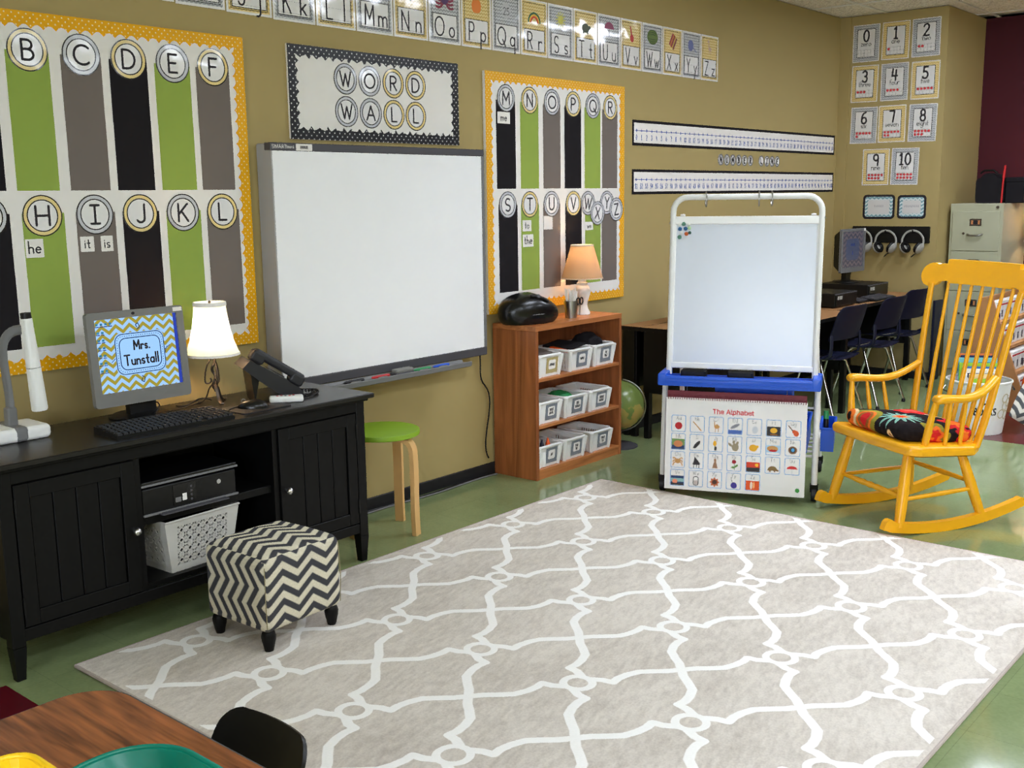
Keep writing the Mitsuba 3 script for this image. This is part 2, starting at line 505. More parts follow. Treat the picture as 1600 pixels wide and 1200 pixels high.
_S = lambda cx, h, rx, y0=0: arc(cx, y0+h*0.74, rx, h*0.26, 40, 270, 12)+arc(cx, y0+h*0.24, rx, h*0.24, 90, -140, 12)
_sm = lambda s: (0.5, s)
GL = {
 'A': (.8, [[(0, 0), (.4, 1), (.8, 0)], [(.14, .35), (.66, .35)]]),
 'B': (.6, [[(0, 0), (0, 1), (.28, 1)]+arc(.28, .765, .26, .235, 90, -90)+[(0, .53)], [(0, .53), (.3, .53)]+arc(.3, .265, .3, .265, 90, -90)+[(0, 0)]]),
 'C': (.84, [arc(.5, .5, .5, .5, 48, 312, 22)]),
 'D': (.74, [[(0, 0), (0, 1), (.24, 1)]+arc(.24, .5, .5, .5, 90, -90, 20)+[(0, 0)]]),
 'E': (.52, [[(.52, 1), (0, 1), (0, 0), (.52, 0)], [(0, .52), (.44, .52)]]),
 'F': (.52, [[(.52, 1), (0, 1), (0, 0)], [(0, .52), (.44, .52)]]),
 'G': (.9, [arc(.5, .5, .5, .5, 48, 360, 24)+[(.6, .5)]]),
 'H': (.72, [[(0, 0), (0, 1)], [(.72, 0), (.72, 1)], [(0, .5), (.72, .5)]]),
 'I': (.5, [[(.25, 0), (.25, 1)], [(0, 1), (.5, 1)], [(0, 0), (.5, 0)]]),
 'J': (.5, [[(.5, 1), (.5, .25)]+arc(.25, .25, .25, .25, 0, -150, 10)]),
 'K': (.62, [[(0, 0), (0, 1)], [(.6, 1), (.02, .42)], [(.2, .58), (.62, 0)]]),
 'L': (.5, [[(0, 1), (0, 0), (.5, 0)]]),
 'M': (.84, [[(0, 0), (.05, 1), (.42, .3), (.79, 1), (.84, 0)]]),
 'N': (.7, [[(0, 0), (0, 1), (.7, 0), (.7, 1)]]),
 'O': (1., [arc(.5, .5, .5, .5, 0, 360, 30)]),
 'P': (.58, [[(0, 0), (0, 1), (.3, 1)]+arc(.3, .74, .28, .26, 90, -90)+[(0, .48)]]),
 'Q': (1., [arc(.5, .5, .5, .5, 0, 360, 30), [(.62, .28), (.95, -.05)]]),
 'R': (.6, [[(0, 0), (0, 1), (.3, 1)]+arc(.3, .75, .28, .25, 90, -90)+[(0, .5)], [(.25, .5), (.6, 0)]]),
 'S': (.6, [_S(.3, 1, .29)]),
 'T': (.7, [[(.35, 0), (.35, 1)], [(0, 1), (.7, 1)]]),
 'U': (.66, [[(0, 1), (0, .33)]+arc(.33, .33, .33, .33, 180, 360)+[(.66, 1)]]),
 'V': (.7, [[(0, 1), (.35, 0), (.7, 1)]]),
 'W': (1.0, [[(0, 1), (.27, 0), (.5, .85), (.73, 0), (1, 1)]]),
 'X': (.66, [[(0, 0), (.66, 1)], [(0, 1), (.66, 0)]]),
 'Y': (.66, [[(0, 1), (.33, .5), (.66, 1)], [(.33, .5), (.33, 0)]]),
 'Z': (.62, [[(0, 1), (.62, 1), (0, 0), (.62, 0)]]),
 'a': (.48, [arc(.24, .25, .24, .25, 0, 360, 20), [(.48, .5), (.48, 0)]]),
 'b': (.48, [[(0, 1), (0, 0)], arc(.24, .25, .24, .25, 0, 360, 20)]),
 'c': (.42, [arc(.25, .25, .25, .25, 50, 310)]),
 'd': (.48, [[(.48, 1), (.48, 0)], arc(.24, .25, .24, .25, 0, 360, 20)]),
 'e': (.48, [[(.02, .27), (.48, .27)]+arc(.25, .25, .24, .25, 5, 310, 18)]),
 'f': (.34, [arc(.3, .82, .16, .16, 60, 180)+[(.14, 0)], [(0, .5), (.32, .5)]]),
 'g': (.48, [arc(.24, .25, .24, .25, 0, 360, 20), [(.48, .5), (.48, -.2)]+arc(.24, -.2, .24, .22, 0, -150)]),
 'h': (.44, [[(0, 1), (0, 0)], [(0, .28)]+arc(.22, .28, .22, .22, 180, 0)+[(.44, 0)]]),
 'i': (.06, [[(.03, .5), (.03, 0)], [(.03, .72), (.03, .73)]]),
 'j': (.22, [[(.2, .5), (.2, -.22)]+arc(.02, -.22, .18, .2, 0, -110), [(.2, .72), (.2, .73)]]),
 'k': (.4, [[(0, 1), (0, 0)], [(.38, .5), (.02, .2)], [(.12, .29), (.4, 0)]]),
 'l': (.06, [[(.03, 1), (.03, 0)]]),
 'm': (.7, [[(0, .5), (0, 0)], [(0, .32)]+arc(.175, .325, .175, .175, 180, 0, 10)+[(.35, 0)], [(.35, .32)]+arc(.525, .325, .175, .175, 180, 0, 10)+[(.7, 0)]]),
 'n': (.44, [[(0, .5), (0, 0)], [(0, .28)]+arc(.22, .28, .22, .22, 180, 0)+[(.44, 0)]]),
 'o': (.5, [arc(.25, .25, .25, .25, 0, 360, 22)]),
 'p': (.48, [[(0, .5), (0, -.42)], arc(.24, .25, .24, .25, 0, 360, 20)]),
 'q': (.48, [[(.48, .5), (.48, -.42)], arc(.24, .25, .24, .25, 0, 360, 20)]),
 'r': (.34, [[(0, .5), (0, 0)], [(0, .26)]+arc(.22, .28, .22, .22, 180, 50, 8)]),
 's': (.36, [_S(.18, .5, .17)]),
 't': (.34, [[(.17, .85), (.17, .12)]+arc(.27, .12, .1, .12, 180, 290, 6), [(0, .5), (.34, .5)]]),
 'u': (.44, [[(0, .5), (0, .22)]+arc(.22, .22, .22, .22, 180, 360)+[(.44, .5)], [(.44, .3), (.44, 0)]]),
 'v': (.44, [[(0, .5), (.22, 0), (.44, .5)]]),
 'w': (.66, [[(0, .5), (.17, 0), (.33, .42), (.49, 0), (.66, .5)]]),
 'x': (.42, [[(0, 0), (.42, .5)], [(0, .5), (.42, 0)]]),
 'y': (.44, [[(0, .5), (.22, 0)], [(.44, .5), (.08, -.42)]]),
 'z': (.42, [[(0, .5), (.42, .5), (0, 0), (.42, 0)]]),
 '0': (.56, [arc(.28, .5, .28, .5, 0, 360, 24)]),
 '1': (.4, [[(.02, .84), (.2, 1), (.2, 0)], [(.02, 0), (.38, 0)]]),
 '2': (.54, [arc(.27, .73, .26, .27, 165, -35, 12)+[(0, 0), (.54, 0)]]),
 '3': (.52, [arc(.24, .76, .24, .24, 150, -90, 12), arc(.24, .26, .27, .26, 90, -150, 12)]),
 '4': (.56, [[(.1, 1), (0, .38), (.56, .38)], [(.44, .9), (.38, 0)]]),
 '5': (.52, [[(.5, 1), (.1, 1), (.06, .56)]+arc(.22, .3, .29, .31, 110, -150, 14)]),
 '6': (.54, [[(.44, 1)]+arc(.42, .4, .42, .6, 105, 180, 8)+arc(.27, .28, .27, .28, 180, 540, 20)]),
 '7': (.5, [[(0, 1), (.5, 1), (.34, 0)]]),
 '8': (.52, [arc(.26, .75, .22, .25, 0, 360, 20), arc(.26, .26, .26, .26, 0, 360, 20)]),
 '9': (.52, [arc(.26, .72, .26, .28, 0, 360, 20), [(.52, .75), (.46, 0)]]),
 '.': (.06, [[(.03, 0), (.03, .01)]]), ' ': (.35, []), '-': (.3, [[(0, .3), (.3, .3)]]),
}


def lettering(s, h, w, sx=1.0, gap=0.22, cx=0, cy=None, base=0.0, q=3):
    """Polygon of the text: capitals h tall, strokes w wide, centred on cx; baseline at base, or centred on cy."""
    x, ls = 0.0, []
    for ch in s:
        wd, strokes = GL[ch]
        for st in strokes:
            ls.append([(x+px*sx*h, py*h) for px, py in st])
        x += wd*sx*h+gap*h
    x -= gap*h
    yo = base if cy is None else cy-h/2
    ps = [LineString([(px+cx-x/2, py+yo) for px, py in st]).buffer(w/2, quad_segs=q) for st in ls]
    return unary_union(ps).simplify(w*0.04)


def inter(s, h, cx=0, cy=0, d=0.0006, z=0.0, bold=False):
    m = meshkit.text_mesh(s, h, d, bold)
    b = m.bounds
    m.apply_translation((cx-(b[0][0]+b[1][0])/2, cy-(b[0][1]+b[1][1])/2, z))
    return m


# ------------------------------------------------------------------ the room
def struct(name, mesh, m, label=None):
    t = Thing(name, label, None, kind='structure')
    if mesh is not None:
        t.add('', mesh, m)
    return t


PIER_Y, WALL2 = -0.8792, 9.8372
XL, YB = -3.6, -8.6
fl = struct('floor', bx(XL, WALL2, YB, 0, -0.1, 0), 'vinyl_floor', 'glossy green speckled vinyl tile floor')
tile = mikit.ply(bx(-0.1515, 0.1515, -0.1515, 0.1515, 0.0002, 0.0012, 0.0008), 'vinyl_maroon')
for i in range(3):
    for j in range(2):
        fl.add('tile', tile, None, F=frame((1.414-0.153-0.305*i, -0.545-0.153-0.305*j, 0)), label='maroon floor tile')
for i in range(9):
    for j in range(11):
        fl.add('tile', tile, None, F=frame((6.93+0.153+0.305*i, -1.55-0.153-0.305*j, 0)), label='maroon floor tile')
struct('wall_back', bx(XL, COLX, 0, 0.12, 0, CEIL), 'paint_wall', 'olive tan painted wall')
w = struct('wall_pier', bx(COLX, WALL2+0.1, PIER_Y, 0.12, 0, CEIL), 'paint_wall', 'olive tan painted pier beside the corner')
w.add('corner_strip', bx(COLX-0.012, COLX, -0.09, 0, 0, CEIL), 'paint_wall')
struct('wall_right', bx(WALL2, WALL2+0.12, YB, PIER_Y, 0, CEIL), 'paint_maroon', 'maroon painted wall')
WZA, WZB = 0.95, 2.4
struct('wall_left', cat_mesh(bx(XL-0.12, XL, YB, WINDOWS[0][0], 0, CEIL), bx(XL-0.12, XL, WINDOWS[0][1], WINDOWS[1][0], 0, CEIL), bx(XL-0.12, XL, WINDOWS[1][1], 0.12, 0, CEIL),
                             bx(XL-0.12, XL, WINDOWS[0][0], WINDOWS[1][1], 0, WZA), bx(XL-0.12, XL, WINDOWS[0][0], WINDOWS[1][1], WZB, CEIL)), 'paint_wall')
for k, (wy0, wy1) in enumerate(WINDOWS):
    w = struct(f'window_{k+1}', None, None, 'classroom window with daylight behind a translucent blind')
    yc = (wy0+wy1)/2
    for a in ((wy0, wy1, WZA, WZA+.05), (wy0, wy1, WZB-.05, WZB), (wy0, wy0+.05, WZA+.05, WZB-.05), (wy1-.05, wy1, WZA+.05, WZB-.05), (yc-.025, yc+.025, WZA+.05, WZB-.05)):
        w.add('frame', bx(XL-.08, XL-.03, *a, .004), 'white_metal')
    w.add('sill', bx(XL-.1, XL+.06, wy0-.03, wy1+.03, WZA-.03, WZA, .004), 'white_metal')
    w.add('blind', bx(XL-.1, XL-.095, wy0, wy1, WZA, WZB), 'paper_white', emitter={'type': 'area', 'radiance': {'type': 'rgb', 'value': list(WINDOW_POWER)}})
struct('wall_front', bx(XL, WALL2+0.1, YB-0.12, YB, 0, CEIL), 'paint_wall')
struct('baseboard_back', bx(XL, COLX, -0.012, 0, 0, 0.064, 0.003), 'rubber_black', 'black rubber baseboard')
struct('baseboard_pier', bx(COLX-0.024, COLX-0.012, PIER_Y, -0.012, 0, 0.064, 0.003), 'rubber_black')
ce = struct('ceiling', bx(XL, WALL2+0.1, YB, 0.12, CEIL+0.03, CEIL+0.1), 'ceiling_tile', 'dropped ceiling of white tiles')
tl = mikit.ply(bx(-0.597, 0.597, -0.2925, 0.2925, 0.0, 0.012, 0.004), 'ceiling_tile')
gx0, gy0, SX, SY = 7.75-0.61, -1.9-0.305, 1.22, 0.61
rails = []
for i in range(-9, 3):
    for j in range(-11, 5):
        cx, cy = 7.75+SX*i, -1.9+SY*j
        if not (XL < cx < WALL2 and YB < cy < 0): continue
        if any(abs(cx-a) < 0.3 and abs(cy-b) < 0.2 for a, b in TROFFERS): continue
        ce.add('panel', tl, None, F=frame((cx, cy, CEIL+0.006)))
for i in range(-9, 4):
    x = gx0+SX*i
    if XL < x < WALL2: rails.append(bx(x-0.012, x+0.012, YB, 0, CEIL, CEIL+0.006))
for j in range(-11, 6):
    y = gy0+SY*j
    if YB < y < 0: rails.append(bx(XL, WALL2, y-0.012, y+0.012, CEIL-0.0005, CEIL+0.006))
ce.add('grid_rail', cat_mesh(*rails), 'white_metal', kind='stuff')
for k, (x, y) in enumerate(TROFFERS):
    t = Thing('ceiling_light', ('fluorescent ceiling panel light nearest the far corner' if k == 0 else 'fluorescent ceiling panel light in the grid'), 'ceiling light', frame((x, y, CEIL)), 'ceiling lights')
    t.add('frame', cat_mesh(bx(-.597, .597, -.2925, -.26, -.004, .03), bx(-.597, .597, .26, .2925, -.004, .03), bx(-.597, -.565, -.26, .26, -.004, .03), bx(.565, .597, -.26, .26, -.004, .03)), 'white_metal')
    t.add('diffuser', bx(-.565, .565, -.26, .26, 0.002, 0.01), 'white_metal', emitter={'type': 'area', 'radiance': {'type': 'rgb', 'value': list(TROFFER_POWER)}})

# ------------------------------------------------------------------ rug
r = Thing('rug', 'large light taupe rug with white trellis pattern on the green floor', 'rug')
RX0, RX1, RY0, RY1 = RUG
r.add('pile', bx(RX0, RX1, RY0, RY1, 0.0008, 0.0125, 0.004), 'rug_pile')
r.add('binding', cat_mesh(*[tube([a, b], 0.0062, 8) for a, b in (((RX0, RY0, .007), (RX1, RY0, .007)), ((RX0, RY1, .007), (RX1, RY1, .007)), ((RX0, RY0, .007), (RX0, RY1, .007)), ((RX1, RY0, .007), (RX1, RY1, .007)))]), 'rug_binding', smooth=40)


# ------------------------------------------------------------------ bulletin boards, their paper strips and letter circles
def scallop(length, depth=0.05, per=0.047, amp=0.011, wild=0.0):
    """A trim strip along +x from 0 to length, straight at y=0, scalloped towards -y."""
    n = max(2, int(round(length/per))); pts = [(0, 0), (length, 0)]
    for i in range(n*8, -1, -1):
        x = length*i/(n*8); ph = x/length*n
        pts.append((x, -depth+amp*(abs(math.cos(math.pi*ph))-0.5)*1.4+wild*math.sin(ph*9.1)*0.4))
    return Polygon(pts).buffer(0)


def trims(t, W, H, m, under=None, wild=0.0, sides='TRBL', depth=0.052):
    for sd in sides:
        L = W if sd in 'TB' else H
        p = scallop(L, depth, wild=wild)
        p = affinity.translate(p, -L/2, 0)
        p = affinity.rotate(p, {'T': 0, 'R': -90, 'B': 180, 'L': 90}[sd], origin=(0, 0))
        p = affinity.translate(p, *{'T': (0, H/2), 'R': (W/2, 0), 'B': (0, -H/2), 'L': (-W/2, 0)}[sd])
        t.add('border_trim', prism(p, 0.0005 if sd in 'TB' else 0.001, 0.0012 if sd in 'TB' else 0.0018), m, under=under)


def board(x0, x1, z0, z1, label, trim_m, trim_label):
    W, H = x1-x0, z1-z0
    t = Thing('bulletin_board', label, 'bulletin board', on_wall((x0+x1)/2, (z0+z1)/2, 0.02))
    t.add('panel', bx(-W/2, W/2, -H/2, H/2, -0.0195, 0, 0.002), 'paper_white')
    trims(t, W, H, trim_m)
    return t


B_OFF = 0.0205
board(0.66, 2.861, 0.924, 2.222, 'bulletin board with yellow polka dot scalloped trim over the black console', 'polka_yellow', '')
board(4.398, 5.703, 0.905, 2.207, 'bulletin board with yellow polka dot scalloped trim behind the wooden bookshelf', 'polka_yellow', '')
STRIP = {'green': 'paper_green', 'grey': 'paper_grey', 'black': 'paper_black'}


def strip(x, z0, z1, color, label, w=0.158):
    t = Thing('paper_strip', label, 'paper strip', on_wall(x, (z0+z1)/2, B_OFF))
    H = z1-z0
    t.add('sheet', bx(-w/2, w/2, H*0.02, H/2, 0, 0.0009), STRIP[color])
    t.add('sheet', bx(-w/2+0.001, w/2+0.001, -H/2, H*0.02+0.012, -0.0001, 0.0005), STRIP[color])


def circle(name, x, z, ch, yellow, r, off, label, cat='letter circle', group=None, tilt=0, small=False):
    F = on_wall(x, z, off) @ frame((0, 0, 0), (math.cos(math.radians(tilt)), math.sin(math.radians(tilt)), 0), (-math.sin(math.radians(tilt)), math.cos(math.radians(tilt)), 0))
    t = Thing(name, label, cat, F, group)
    q = 6 if small else 9
    t.add('disc', prism(Point(0, 0).buffer(r, quad_segs=q), 0, 0.0012), 'film_white')
    if small:
        t.add('border', prism(ring(r*0.76, r, q=q), 0.0012, 0.0018), 'plastic_grey')
        t.add('letter', prism(lettering(ch, r*0.95, r*0.26, cy=0, sx=0.85), 0.0012, 0.0018), 'ink_black')
        return
    t.add('border', prism(ring(r*0.79, r*0.975, q=q), 0.0012, 0.0018), 'film_yellow' if yellow else 'film_grey')
    t.add('outline', prism(ring(r*0.945, r, q=q).union(ring(r*0.735, r*0.785, q=q)), 0.0012, 0.0021), 'film_black')
    t.add('letter', prism(lettering(ch, r*0.92, r*0.115, cy=0), 0.0012, 0.002), 'ink_black')


ORD = 'black green grey'.split()
rows = [
    # letters, x positions, strip bottom and top, circle z, colours, yellow?
    ('ABCDEF', [1.727, 1.927, 2.131, 2.324, 2.517, 2.705], 1.59, 2.083, 2.088, 'black green grey black green grey'.split(), [0, 1, 0, 1, 0, 1]),
    ('GHIJKL', [1.725, 1.930, 2.136, 2.328, 2.521, 2.711], 1.016, 1.508, 1.499, 'black green grey black green grey'.split(), [0, 1, 0, 1, 0, 1]),
    ('MNOPQR', [4.566, 4.769, 4.971, 5.171, 5.367, 5.547], 1.588, 2.06, 2.073, 'black green grey black green grey'.split(), [0, 1, 0, 1, 0, 1]),
    ('STUVWY', [4.570, 4.762, 4.961, 5.170, 5.366, 5.539], 1.018, 1.50, 1.500, 'black green grey black green grey'.split(), [0, 1, 0, 1, 0, 0]),
]
for letters, xs, z0, z1, zc, cols, yel in rows:
    for k, ch in enumerate(letters):
        who = {'W': 'W and X', 'Y': 'Y and Z'}.get(ch, ch)
        strip(xs[k]+(-0.002 if zc > 1.8 else 0.004), z0, z1, cols[k], f'{cols[k]} paper strip hanging below the letter circle {who}', 0.16)
        if ch in 'AWY': continue
        circle('letter_circle', xs[k], zc, ch, yel[k], 0.0755 if xs[k] < 3 else 0.0735, B_OFF+0.0012+(0.0006 if ch == 'V' else 0), f'round letter card {ch} with {"yellow" if yel[k] else "grey striped"} rim on the bulletin board')
for ch, x, z, o, tl_ in (('W', 5.316, 1.499, .0014, 8), ('X', 5.412, 1.438, .0036, 8), ('Y', 5.513, 1.500, .0014, 5), ('Z', 5.612, 1.458, .0036, -6)):
    circle('letter_circle', x, z, ch, 0, 0.0725, B_OFF+o, f'round letter card {ch} with grey striped rim, overlapping its neighbour', tilt=-tl_)


def word_card(word, x, z, w, h, under, off=B_OFF+0.0012):
    t = Thing('word_card', f'small white card with the word {word} on the {under}' if word else f'small blank white card on the {under}', 'word card', on_wall(x, z, off))
    t.add('card', bx(-w/2, w/2, -h/2, h/2, 0, 0.0008), 'paper_white')
    if word:
        t.add('lettering', prism(lettering(word, h*0.62, h*0.075, sx=0.9, base=-h*0.25), 0.0008, 0.0013), 'ink_black')


word_card('he', 1.89, 1.381, 0.068, 0.068, 'green strip under letter H')
word_card('it', 2.096, 1.388, 0.055, 0.058, 'grey strip under letter I')
word_card('is', 2.177, 1.387, 0.050, 0.060, 'grey strip right of the card it')
word_card('me', 4.546, 1.968, 0.105, 0.062, 'black strip under letter M')
word_card('to', 4.735, 1.381, 0.078, 0.062, 'green strip under letter T')
word_card('the', 4.744, 1.297, 0.094, 0.07, 'green strip under the card to')
word_card('', 4.928, 1.393, 0.082, 0.078, 'grey strip under letter U')
word_card('we', 5.328, 1.363, 0.080, 0.050, 'green strip under letter W')

# the WORD WALL sign
WX0, WX1, WZ0, WZ1 = (48.377-44.7716)*.86, (48.377-43.4958)*.86, 2.1069*.86, 2.5861*.86
t = Thing('word_wall_sign', 'white sign with black polka dot scalloped trim above the interactive board', 'sign', on_wall((WX0+WX1)/2, (WZ0+WZ1)/2, 0.012))
W, H = WX1-WX0, WZ1-WZ0
t.add('panel', bx(-W/2, W/2, -H/2, H/2, -0.0118, 0, 0.001), 'paper_white')
trims(t, W, H, 'polka_black', wild=0.007, depth=0.05)
for row, z, xs in (('WORD', 2.094, [3.431, 3.582, 3.736, 3.887]), ('WALL', 1.946, [3.432, 3.583, 3.735, 3.884])):
    for k, ch in enumerate(row):
        circle('letter_circle', xs[k], z, ch, k > 1, 0.0705, 0.0128, f'{"yellow" if k > 1 else "grey"} rimmed circle with letter {ch}, {["first", "second", "third", "last"][k]} of the word {row}', group='letter circles of the sign')

# ------------------------------------------------------------------ alphabet cards along the top of the wall
CW, CH = 0.2335, 0.300
AX, ASTEP, AZ = 3.0425, 0.24011, 2.3184


def picture(ch):
    g, out = [], None
    if ch == 'M': return [(ell(0, .08, .035, .022), (200, 120, 130)), (rect(.018, .05, 0, .05), (205, 180, 170))]
    if ch == 'N': return [(rect(.008, .085, 0, .07), (150, 150, 155)), (rect(.022, .006, 0, .112), (150, 150, 155))]
    if ch == 'O':
        legs = [LineString(bez((0, .06), (sx*.03, .03+dy), (sx*.06, .045+dy), n=6)).buffer(.006) for sx in (-1, 1) for dy in (-.02, 0, .02)]
        return [(unary_union(legs), (130, 50, 70)), (ell(0, .075, .03, .036), (86, 52, 96))]
    if ch == 'P': return [(unary_union([ell(-.014, .06, .022, .034), ell(.014, .06, .022, .034), ell(0, .06, .018, .036)]), (222, 126, 42)), (rect(.007, .02, -.004, .1), (90, 80, 40))]
    if ch == 'Q': return [(ell(0, .065, .036, .042), (190, 190, 192)), (lettering('25', .036, .004, cy=.062), (50, 50, 56))]
    if ch == 'R': return [(ring(r_, r_+.0105, 0, .028, 8).intersection(sbox(-.1, .028, .1, .2)), c) for r_, c in ((.046, (60, 100, 70)), (.0355, (226, 180, 70)), (.025, (200, 70, 46)))]
    if ch == 'S': return [(unary_union([ell(0, .07, .024, .024)]+[affinity.rotate(rect(.006, .09, 0, .07), a) for a in range(0, 180, 30)]), (206, 200, 96))]
    if ch == 'T': return [(unary_union([ell(0, .05, .036, .026), ell(.038, .056, .012, .01), rect(.012, .016, -.02, .026), rect(.012, .016, .02, .026)]), (86, 92, 76))]
    if ch == 'U': return [(ell(0, .07, .05, .04).intersection(sbox(-.1, .07, .1, .2)), (150, 80, 110)), (rect(.005, .045, 0, .047), (60, 60, 64))]
    if ch == 'V': return [(affinity.rotate(unary_union([rect(.012, .07, 0, .075), ell(0, .04, .02, .024)]), 14), (190, 66, 62))]
    if ch == 'W': return [(ell(0, .07, .062, .046), (96, 116, 52))]+[(ell(0, .07, .06-.001*k, .044-.013*k).difference(ell(0, .07, .06-.001*k, .039-.013*k)), (58, 78, 40)) for k in range(3)]
    if ch == 'X': return [(affinity.rotate(rect(.014, .085, -.02+.013*k, .07), -32, origin=(0, .07)), c) for k, c in enumerate([(150, 50, 66), (190, 120, 60), (140, 46, 60), (196, 160, 70), (120, 60, 66)])]
    if ch == 'Y': return [(ell(-.012, .062, .034, .036), (104, 112, 160)), (LineString(bez((.02, .05), (.05, .03), (.06, .024), n=6)).buffer(.003), (104, 112, 160))]
    if ch == 'Z': return [(unary_union([rect(.008, .05, -.012, .085), ell(.004, .06, .018, .011), rect(.005, .03, -.008, .04), rect(.005, .03, .016, .04), ell(-.018, .11, .012, .007)]), (200, 170, 160))]
    return []


for k, ch in enumerate('HIJKLMNOPQRSTUVWXYZ'):
    x = AX+ASTEP*(k-3)+CW/2
    grey = k % 2 == 1
    zz = AZ+CH/2+(0.012 if k < 3 else 0)*(3-k)/3
    t = Thing('alphabet_card', f'laminated {"grey" if grey else "yellow"} chevron alphabet card with letters {ch}{ch.lower()} high on the wall', 'alphabet card', on_wall(x, zz, 0.002))
    t.add('sheet', bx(-CW/2, CW/2, -CH/2, CH/2, 0, 0.0012), 'film_white')
    inner = rect(CW-.022, CH-.02)
    t.add('border', prism(inner, 0.0012, 0.0016), 'film_chevron_grey' if grey else 'film_chevron_yellow')
    lp = rect(CW-.058, .115, 0, -CH/2+.026+.0575)
    o1 = rect(CW-.046, CH-.038).boundary.buffer(.0012, cap_style=3)
    t.add('outline', prism(unary_union([o1, lp.boundary.buffer(.0016, cap_style=3)]), 0.0016, 0.0021), 'film_black')
    t.add('letter_panel', prism(lp, 0.0016, 0.0019), 'film_white')
    yb = -CH/2+.036
    dash = unary_union([rect(.007, .0012, -.08+.0135*i, yb+.049) for i in range(13)]+[rect(CW-.06, .001, 0, yb)])
    t.add('writing_line', prism(dash, 0.0019, 0.0021), 'ink_grey')
    desc = ch in 'JPQY'
    sh = 0.09
    t.add('letter', prism(lettering(ch, sh, .0078, sx=.72, base=yb, cx=-.04 if ch not in 'MW' else -.035), 0.0019, 0.0025), 'ink_black')
    t.add('letter', prism(lettering(ch.lower(), sh, .0078, sx=.85, base=yb, cx=.05), 0.0019, 0.0025), 'ink_black')
    for j, (pp, c) in enumerate(picture(ch)):
        t.add('picture', prism(pp, 0.0016, 0.0018+.0002*j), pm(c))

# ------------------------------------------------------------------ number lines and their title
NX0, NX1 = (48.377-41.61)*.86, (48.377-38.0724)*.86
for name, z0, z1, a in (('upper', 2.1583*.86, 2.3436*.86, 0), ('lower', 1.8006*.86, 1.9852*.86, 51)):
    W, H = NX1-NX0, z1-z0
    t = Thing('number_line', f'{name} long number line strip in a black border, numbers {"0 to 50" if a == 0 else "51 to 100"}', 'number line', on_wall((NX0+NX1)/2, (z0+z1)/2, 0.002))
    t.add('border', bx(-W/2, W/2, -H/2, H/2, 0, 0.0008), 'paper_black')
    m_ = 0.017
    cuts = [-W/2+m_, -W/2+0.412*W, -W/2+0.615*W, -W/2+0.805*W, W/2-m_]
    for c0, c1 in zip(cuts, cuts[1:]):
        t.add('strip', bx(c0, c1-0.0015, -H/2+m_, H/2-m_, 0.0008, 0.0014), 'paper_white')
    n_ = 51 if a == 0 else 50
    xs = [-W/2+0.045+(W-0.09)*i/(n_-1) for i in range(n_)]
    t.add('axis', prism(unary_union([rect(W-.06, .0035, 0, .014)]+[rect(.005, .02, x, .014) for x in xs]+[ell(x, .014, .0065, .0065, q=3) for x in xs]), 0.0014, 0.0019), 'ink_blue')
    t.add('numerals', prism(unary_union([lettering(str(a+i), .03, .0048, sx=.62, gap=.25, cx=x, cy=-.028, q=1) for i, x in enumerate(xs)]), 0.0014, 0.0019), 'ink_blue', kind='stuff')
for word, xs in (('NUMBER', [6.947, 7.034, 7.122, 7.209, 7.297, 7.388]), ('LINE', [7.560, 7.650, 7.735, 7.820])):
    for k, ch in enumerate(word):
        circle('letter_circle', xs[k], 1.785, ch, 0, 0.041, 0.001, f'small grey rimmed circle with letter {ch}, number {["one", "two", "three", "four", "five", "six"][k]} in the word {word}', group='number line title circles', small=True)

# ------------------------------------------------------------------ number cards on the pier
NUM = ['zero', 'one', 'two', 'three', 'four', 'five', 'six', 'seven', 'eight', 'nine', 'ten']
pos = [(-.220, 2.751), (-.466, 2.751), (-.711, 2.751), (-.221, 2.427), (-.471, 2.425), (-.720, 2.420), (-.228, 2.091), (-.466, 2.092), (-.716, 2.088), (-.346, 1.746), (-.589, 1.746)]
for i, (y, z) in enumerate(pos):
    grey = i % 2 == 0
    t = Thing('number_card', f'{"grey" if grey else "yellow"} bordered number card {i} with the word {NUM[i]} on the pier', 'number card', on_pier(y, z, 0.001) @ rotz((0, 0, 0), rnd.uniform(-1, 1)))
    t.add('sheet', bx(-.113, .113, -.148, .148, 0, .001), 'film_white')
    t.add('border', prism(rect(.212, .282), .001, .0015), 'film_chevron_grey' if grey else 'film_chevron_yellow')
    t.add('panel', prism(rect(.15, .222), .0015, .002), 'film_white')
    t.add('outline', prism(rect(.15, .222).boundary.buffer(.002, cap_style=3), .0015, .0024), 'film_black')
    t.add('numeral', prism(lettering(str(i), .088, .0135, sx=.85, gap=.18, cy=.058), .002, .0026), 'ink_black')
    t.add('word', prism(lettering(NUM[i], .042, .0042, sx=.9, gap=.14, base=-.022), .002, .0026), 'ink_black')
    gw, gh, gy = .136, .053, -.078
    t.add('ten_frame', prism(unary_union([rect(.0016, gh, -gw/2+gw/5*j, gy) for j in range(6)]+[rect(gw, .0016, 0, gy-gh/2+gh/2*j) for j in range(3)]), .002, .0024), 'ink_grey')
    for j in range(i):
        jj = j if i <= 5 else j
        t.add('dot', prism(Point(-gw/2+gw/5*(jj % 5+.5), gy+gh/4-(jj//5)*gh/2).buffer(.0105, quad_segs=4), .002, .0027), 'ink_red')
